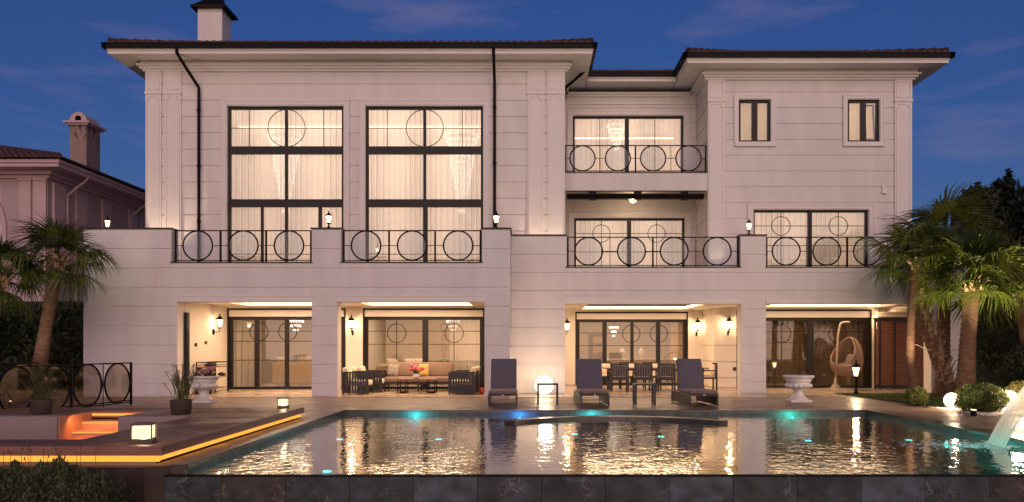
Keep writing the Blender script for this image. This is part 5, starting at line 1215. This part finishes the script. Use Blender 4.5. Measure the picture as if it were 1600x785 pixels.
# fan palms ---------------------------------------------------------
def fan_leaf(seed, petiole=.75, blade=.95, nseg=34, spread=112, droop=.30):
    rs = random.Random(seed); V = []; Fq = []
    def q(*ps):
        n0 = len(V); V.extend(ps); Fq.append(tuple(range(n0, n0 + len(ps))))
    pts = [Vector((petiole*t, 0, .06*math.sin(t*PI) - .03*t*t)) for t in (0, .25, .5, .75, 1)]
    for a, b, w0, w1 in zip(pts, pts[1:], (.028, .022, .018, .015), (.022, .018, .015, .013)):
        q(a + Vector((0,-w0,0)), b + Vector((0,-w1,0)), b + Vector((0,w1,0)), a + Vector((0,w0,0)))
        q(a + Vector((0,-w0,0)), b + Vector((0,-w1,0)), b + Vector((0,0,-w1)), a + Vector((0,0,-w0))); q(a + Vector((0,w0,0)), b + Vector((0,w1,0)), b + Vector((0,0,-w1)), a + Vector((0,0,-w0)))
    h = pts[-1]
    for k in range(nseg):
        an = R(-spread + 2*spread*k/(nseg-1) + rs.uniform(-1.5, 1.5)); L_ = blade*(.70 + .30*math.cos(an*.75))*rs.uniform(.90, 1.07); dr = droop*rs.uniform(.6, 1.5)
        d = Vector((math.cos(an), math.sin(an), 0)); s = Vector((-d.y, d.x, 0)); V_ = .10*math.cos(an*.5)
        prev = None; lat = rs.uniform(-.05, .05)
        for t, w in ((.05, .010), (.35, .024), (.62, .020), (.84, .010), (1.0, .001)):
            z = -dr*L_*max(0, t - .25)**2*1.7 + .10*(1-abs(an)/2.2)*math.sin(t*2) - .12*abs(math.sin(an))*t
            c = h + d*(L_*t*(1 - .12*dr*t*t)) + s*lat*t*t + Vector((0, 0, z))
            e = (c - s*w + Vector((0,0,.006*(k % 2))), c + s*w)
            if prev: q(prev[0], e[0], e[1], prev[1])
            prev = e
    return V, Fq
def fan_mesh(seed, mt, **kw):
    V, Fq = fan_leaf(seed, **kw); me = bpy.data.meshes.new('fan_leaf'); me.from_pydata([tuple(v) for v in V], [], Fq); me.materials.append(mt); me.update(); return me
FANS = [fan_mesh(3 + k, M['leaf_palm'], petiole=.62 + .12*k, blade=.95 + .04*(k % 3), droop=(.25, .5, .4, .8)[k % 4]) for k in range(4)]
M['leaf_dead'] = leafmat('dry_palm_leaf', (.12, .09, .04), (.25, .19, .09), .7, .2)
hw_ = MB().add([(-.055, 0, 0), (.055, 0, 0), (.038, -.02, .22), (-.038, -.02, .22), (-.03, -.09, .34), (.03, -.09, .34), (-.05, .05, 0), (.05, .05, 0)], [(0,1,2,3),(3,2,5,4),(1,7,2),(0,3,6),(6,7,1,0)])
HUSK = bpy.data.meshes.new('leaf_base'); HUSK.from_pydata(hw_.v, [], hw_.f); HUSK.materials.append(M['husk'])
def palm(label, path, r0, r1, nleaf, scale, seed, husk=0, skirt=8, lo=-38, group=None):
    rs = random.Random(seed); path = [Vector(p) for p in path]; t = thing('fan_palm', label, 'palm tree', path[0], group)
    fine = []; n_ = 46
    for i in range(n_ + 1):
        f = i/n_*(len(path)-1); j = min(int(f), len(path)-2); fine.append(path[j].lerp(path[j+1], f-j) if len(path) == 2 else path[j].lerp(path[j+1], f-j))
    for _ in range(6): fine = [fine[0]] + [(fine[i-1] + fine[i]*2 + fine[i+1])/4 for i in range(1, n_)] + [fine[-1]]
    rad = [(r0 + (r1-r0)*min(1, (i/n_)*1.6)**.7)*(1 + .055*((i % 2)*2-1)) * (1 + .35*math.exp(-i/2.5)) for i in range(n_+1)]
    MB().tube(fine, rad, 14).build('trunk', M['bark'], t, True)
    top = fine[-1]
    for k in range(husk):
        f = .12 + .88*k/husk; i = int(f*n_); p = fine[i]; a = k*2.399; r = rad[i]*.92
        o = put('leaf_base', HUSK, p + Vector((r*math.cos(a), r*math.sin(a), -.05)), t, (R(rs.uniform(-6, 5)), R(rs.uniform(-14, 14)), a + PI/2), [rs.uniform(1.0, 1.5)]*3)
    for k in range(14):                  # stubs of cut leaves below the crown
        a = k*2.399; p = top - Vector((0, 0, .05 + .02*k)); put('leaf_base', HUSK, p + Vector((r1*.9*math.cos(a), r1*.9*math.sin(a), 0)), t, (R(rs.uniform(15, 40)), 0, a + PI/2), [1.2]*3)
    for k in range(nleaf):
        f = k/(nleaf-1); el = 82 - (82 - lo)*f**.85 + rs.uniform(-7, 7); az = k*2.39996 + rs.uniform(-.25, .25)
        s = scale*rs.uniform(.85, 1.1)*(.75 + .25*min(1, f*3))
        o = put('leaf', FANS[rs.randrange(4)], top + Vector((0, 0, .12*(1-f))), t, Euler((R(rs.uniform(-25, 25)), R(-el), az)), [s]*3)
    return t
G = 'fan palms lit from below right of the pool'
palm('slim curved fan palm nearest the pool, in front of the cabinet', [(10.74,23.1,0), (10.55,23.1,.9), (10.58,23.1,2.4), (10.74,23.1,3.85)], .15, .11, 20, .92, 1, lo=-20, group=G)
palm('leaning fan palm with a shaggy trunk of old leaf bases', [(12.15,24,0), (11.85,24,.9), (11.35,24,2.2), (11.2,24,3.6)], .22, .18, 12, .85, 2, husk=120, lo=5, group=G)
palm('tallest fan palm with a straight dark trunk behind the shaggy one', [(12.6,25.4,0), (12.62,25.4,2), (12.68,25.4,4.6)], .24, .19, 24, 1.1, 3, lo=-22, group=G)
palm('stout fan palm with a thick straight trunk beside the largest bush', [(11.72,22.4,0), (11.78,22.4,1.5), (11.9,22.4,3.15)], .27, .20, 26, 1.15, 4, lo=-18, group=G)
palm('fan palm at the right edge of the picture, crown spreading over the gravel', [(13.5,22.6,0), (13.5,22.6,1.5), (13.3,22.6,3.0)], .18, .15, 20, 1.1, 5, lo=-15, group=G)
G2 = 'fan palms at the left edge'
palm('leaning fan palm behind the ring fence on the left', [(-13.35,22.4,0), (-13.1,22.4,1.6), (-12.72,22.4,3.85)], .25, .16, 22, .88, 6, husk=0, lo=-38, group=G2)
palm('fan palm cut off by the left picture edge', [(-14.35,22.0,0), (-14.3,22.0,1.5), (-14.0,22.0,3.35)], .15, .14, 20, .85, 7, husk=24, group=G2)
# boxwood balls
def bush(x, y, z, rx, ry, rz, n, label, mt='leaf_box', size=.028, name='boxwood_bush', cat='bush', group=None):
    t = thing(name, label, cat, (x, y, z), group)
    MB().tube([(x, y, z), (x, y, z + rz*.9)], [.04, .02], 6).build('trunk', M['bark2'], t)
    cs = [(x, y, z + rz*.95)] + [(x + rx*.35*math.cos(a), y + ry*.35*math.sin(a), z + rz*(.85 + .2*math.sin(a*2))) for a in (0, 1.3, 2.5, 3.8, 5)]
    rr = [(rx, ry, rz)] + [(rx*.72, ry*.72, rz*.78)]*5
    leaf_cloud(cs, rr, n, size, M[mt], 'foliage', t, shell=.72)
bush(9.72, 20.9, 0, .27, .27, .25, 5200, 'small boxwood bush left of the glowing globe')
bush(10.32, 19.0, 0, .55, .5, .34, 13000, 'large low boxwood bush between the two right hand globes', group=None)
bush(13.6, 22.5, 0, .75, .7, .85, 9000, 'dark rounded shrub behind the water jet', 'leaf_dark', .05, 'round_shrub', 'shrub')
bush(11.9, 19.9, 0, .5, .5, .36, 7000, 'boxwood bush at the right edge behind the gravel globe')
# lavender along the platform front
t = thing('low_bush', 'dense low green bush growing below the platform at the lower left', 'bush', (-7.0, 9.9, -.61)); n = 34000
cx_ = rng.uniform(-9.4, -4.98, n); cy_ = rng.normal(9.95, .22, n); top = .05 + .05*np.sin(cx_*4.1) + .06*np.sin(cx_*11 + 1) + .04*np.sin(cx_*23 + cy_*15) - .9*np.maximum(0, cx_ + 5.35)**1.5 - .35*np.abs(cy_ - 9.95)
hz = rng.uniform(0, 1, n)**.6; bz = -.6 + (top + .6)*hz; L_ = rng.uniform(.025, .06, n); a = rng.uniform(0, 2*PI, n); tl_ = rng.uniform(.05, 1.1, n)
u = np.stack([np.cos(a)*tl_, np.sin(a)*tl_, np.ones(n)], 1)*L_[:, None]; v = np.stack([-np.sin(a), np.cos(a), 0*a], 1)*.010; p = np.stack([cx_, cy_, bz], 1)
V = np.stack([p, p + u*.5 + v, p + u, p + u*.5 - v], 1).reshape(-1, 3); npmesh('foliage', V, np.arange(4*n).reshape(n, 4), M['leaf_lav'], t)
sk = MB()
for k in range(46):
    x = random.uniform(-9.2, -5.2); y = random.gauss(9.95, .15); h = random.uniform(.05, .2); sk.tube([(x, y, -.2), (x + random.uniform(-.03,.03), y, .08 + h)], .0035, 4)
    sk.sphere((x, y, .09 + h), .008, 5, 4, (1, 1, 3))
tag(sk.build('flower_stalk', M['leaf_pot'], t), kind='stuff')
# lawn and gravel
G1 = [(9.45, 26.0), (10.0, 19.75), (12.4, 19.3), (15.5, 20.5), (18, 26.0)]
struct(MB().add([(x, y, .004) for x, y in G1], [tuple(range(len(G1)))]).build('lawn', mat('lawn_soil', (.030, .040, .012), .95, .3, 5, .5, 40, world=True)))
n = 42000; gx = rng.uniform(9.4, 16.5, n); gy = rng.uniform(19.3, 26, n); ok = (gx > 9.45 + (26.0 - gy)*.088) & (gy > 19.7 - (gx - 10)*.1)
gx, gy = gx[ok], gy[ok]; n = len(gx); a = rng.uniform(0, 2*PI, n); p = np.stack([gx, gy, np.full(n, .003)], 1); hh = rng.uniform(.03, .065, n)
w_ = np.stack([np.cos(a), np.sin(a), 0*a], 1)*.007; u = np.stack([rng.normal(0, .015, n), rng.normal(0, .015, n), hh], 1)
V = np.stack([p - w_, p + w_, p + u], 1).reshape(-1, 3)
tag(npmesh('grass', V, np.arange(3*n).reshape(n, 3), leafmat('grass_blade', (.03, .055, .01), (.09, .13, .025), .6, .3, 2)), kind='stuff')
n = 9000; gx = rng.uniform(9.6, 14, n); gy = rng.uniform(17.2, 20.4, n); ok = (gy > 17.6 + (gx - 10)*-.05) & (gx > 9.75); gx, gy = gx[ok], gy[ok]; n = len(gx)
s = rng.uniform(.010, .024, n)[:, None]; c = np.stack([gx, gy, np.full(n, .004)], 1); base = np.array([(1,0,0),(0,1,0),(-1,0,0),(0,-1,0),(0,0,.9)])
V = (c[:, None, :] + base[None]*s[:, :, None]).reshape(-1, 3); i0 = np.arange(n)[:, None]*5; Fq = np.concatenate([i0 + np.array(t_) for t_ in ((0,1,4),(1,2,4),(2,3,4),(3,0,4))])
tag(npmesh('gravel', V, Fq, mat('white_gravel', (.55, .50, .46), .8, .25, 30)), kind='stuff')
# dark hedges and background trees
def hedge(x0, x1, y0, y1, z1, n, label, size=.11):
    t = thing('hedge', label, 'hedge', ((x0+x1)/2, (y0+y1)/2, 0)); cs = []; rr = []
    nx = max(2, int((x1-x0)/1.1))
    for i in range(nx):
        for k in range(max(1, int(z1/1.2))):
            cs.append((x0 + (i+.5)*(x1-x0)/nx + random.uniform(-.2,.2), (y0+y1)/2 + random.uniform(-.2,.2), .6 + k*1.2)); rr.append((.95, (y1-y0)/2, .95 + random.uniform(-.1, .25)))
    MB().box(x0 + .3, x1 - .3, (y0+y1)/2, (y0+y1)/2 + .3, 0, z1 - .6).build('hedge_core', M['leaf_dark'], t)
    leaf_cloud(cs, rr, n, size, M['leaf_dark'], 'foliage', t, shell=.6)
hedge(-24, -13.5, 25.4, 27.0, 3.5, 16000, 'tall dark hedge between the left palms and the neighbouring house')
hedge(14.4, 28, 27.4, 29.4, 3.6, 15000, 'tall dark hedge right of the villa behind the palms')
def tree(x, y, h, cr, label, n=9000, seed=0, size=.13, group='dark leafy trees on the right', mt='leaf_dark', tr=.16):
    rs = random.Random(seed); t = thing('tree', label, 'tree', (x, y, 0), group); b = MB()
    b.tube([(x, y, 0), (x + .1, y, h*.3), (x, y, h*.6), (x + .15, y, h*.85)], [tr, tr*.8, tr*.55, tr*.2], 8); cs = []; rr = []
    for k in range(15):
        a = rs.uniform(0, 6.28); z = h*rs.uniform(.42, .97); q = cr*rs.uniform(.25, .95)*(1.1 - .55*z/h); e = (x + q*math.cos(a), y + q*math.sin(a), z)
        b.tube([(x, y, z*.68), ((x+e[0])/2, (y+e[1])/2, z*.9), e], [tr*.35, tr*.22, tr*.08], 5); s = cr*rs.uniform(.24, .44); cs.append(e); rr.append((s, s, s*.8))
        if rs.random() < .6:             # loose twigs standing out of the crown
            e2 = (e[0] + rs.uniform(-.4,.4), e[1], e[2] + s*1.1); b.tube([e, e2], [tr*.07, tr*.03], 4); cs.append(e2); rr.append((s*.28, s*.28, s*.5))
    b.build('trunk', M['bark2'], t, True); leaf_cloud(cs, rr, n, size, M[mt], 'crown', t, shell=.25)
tree(15.3, 28.6, 6.9, 1.5, 'dark leafy tree rising just right of the villa corner', 5000, 1, .11)
tree(17.6, 29.5, 7.3, 1.9, 'dark leafy tree behind the tallest palm, ragged top against the sky', 6500, 2, .12)
tree(20.2, 30, 7.0, 2.1, 'dark leafy tree at the right picture edge', 7000, 3, .12)
tree(16.0, 26.2, 3.4, 1.1, 'thin young tree among the dark shrubs below the right palms', 2500, 5, .08, tr=.05)
tree(17.1, 26.4, 4.1, 1.2, 'slender young tree at the right beside the gravel bed', 2500, 6, .08, tr=.05)
tree(-17.5, 24.4, 3.2, 1.5, 'dark shrub like tree behind the left edge palm', 4000, 8, .10, 'dark trees on the left')
# rope strung between palm trunks
tag(MB().tube([(10.6, 22.9, 1.55), (11.2, 22.9, 1.28), (12.0, 22.6, 1.5)], .008, 5).build('garden_rope', M['rope_thin']), 'thin pale rope strung between the right palm trunks', 'rope')
bpy.context.view_layer.update()
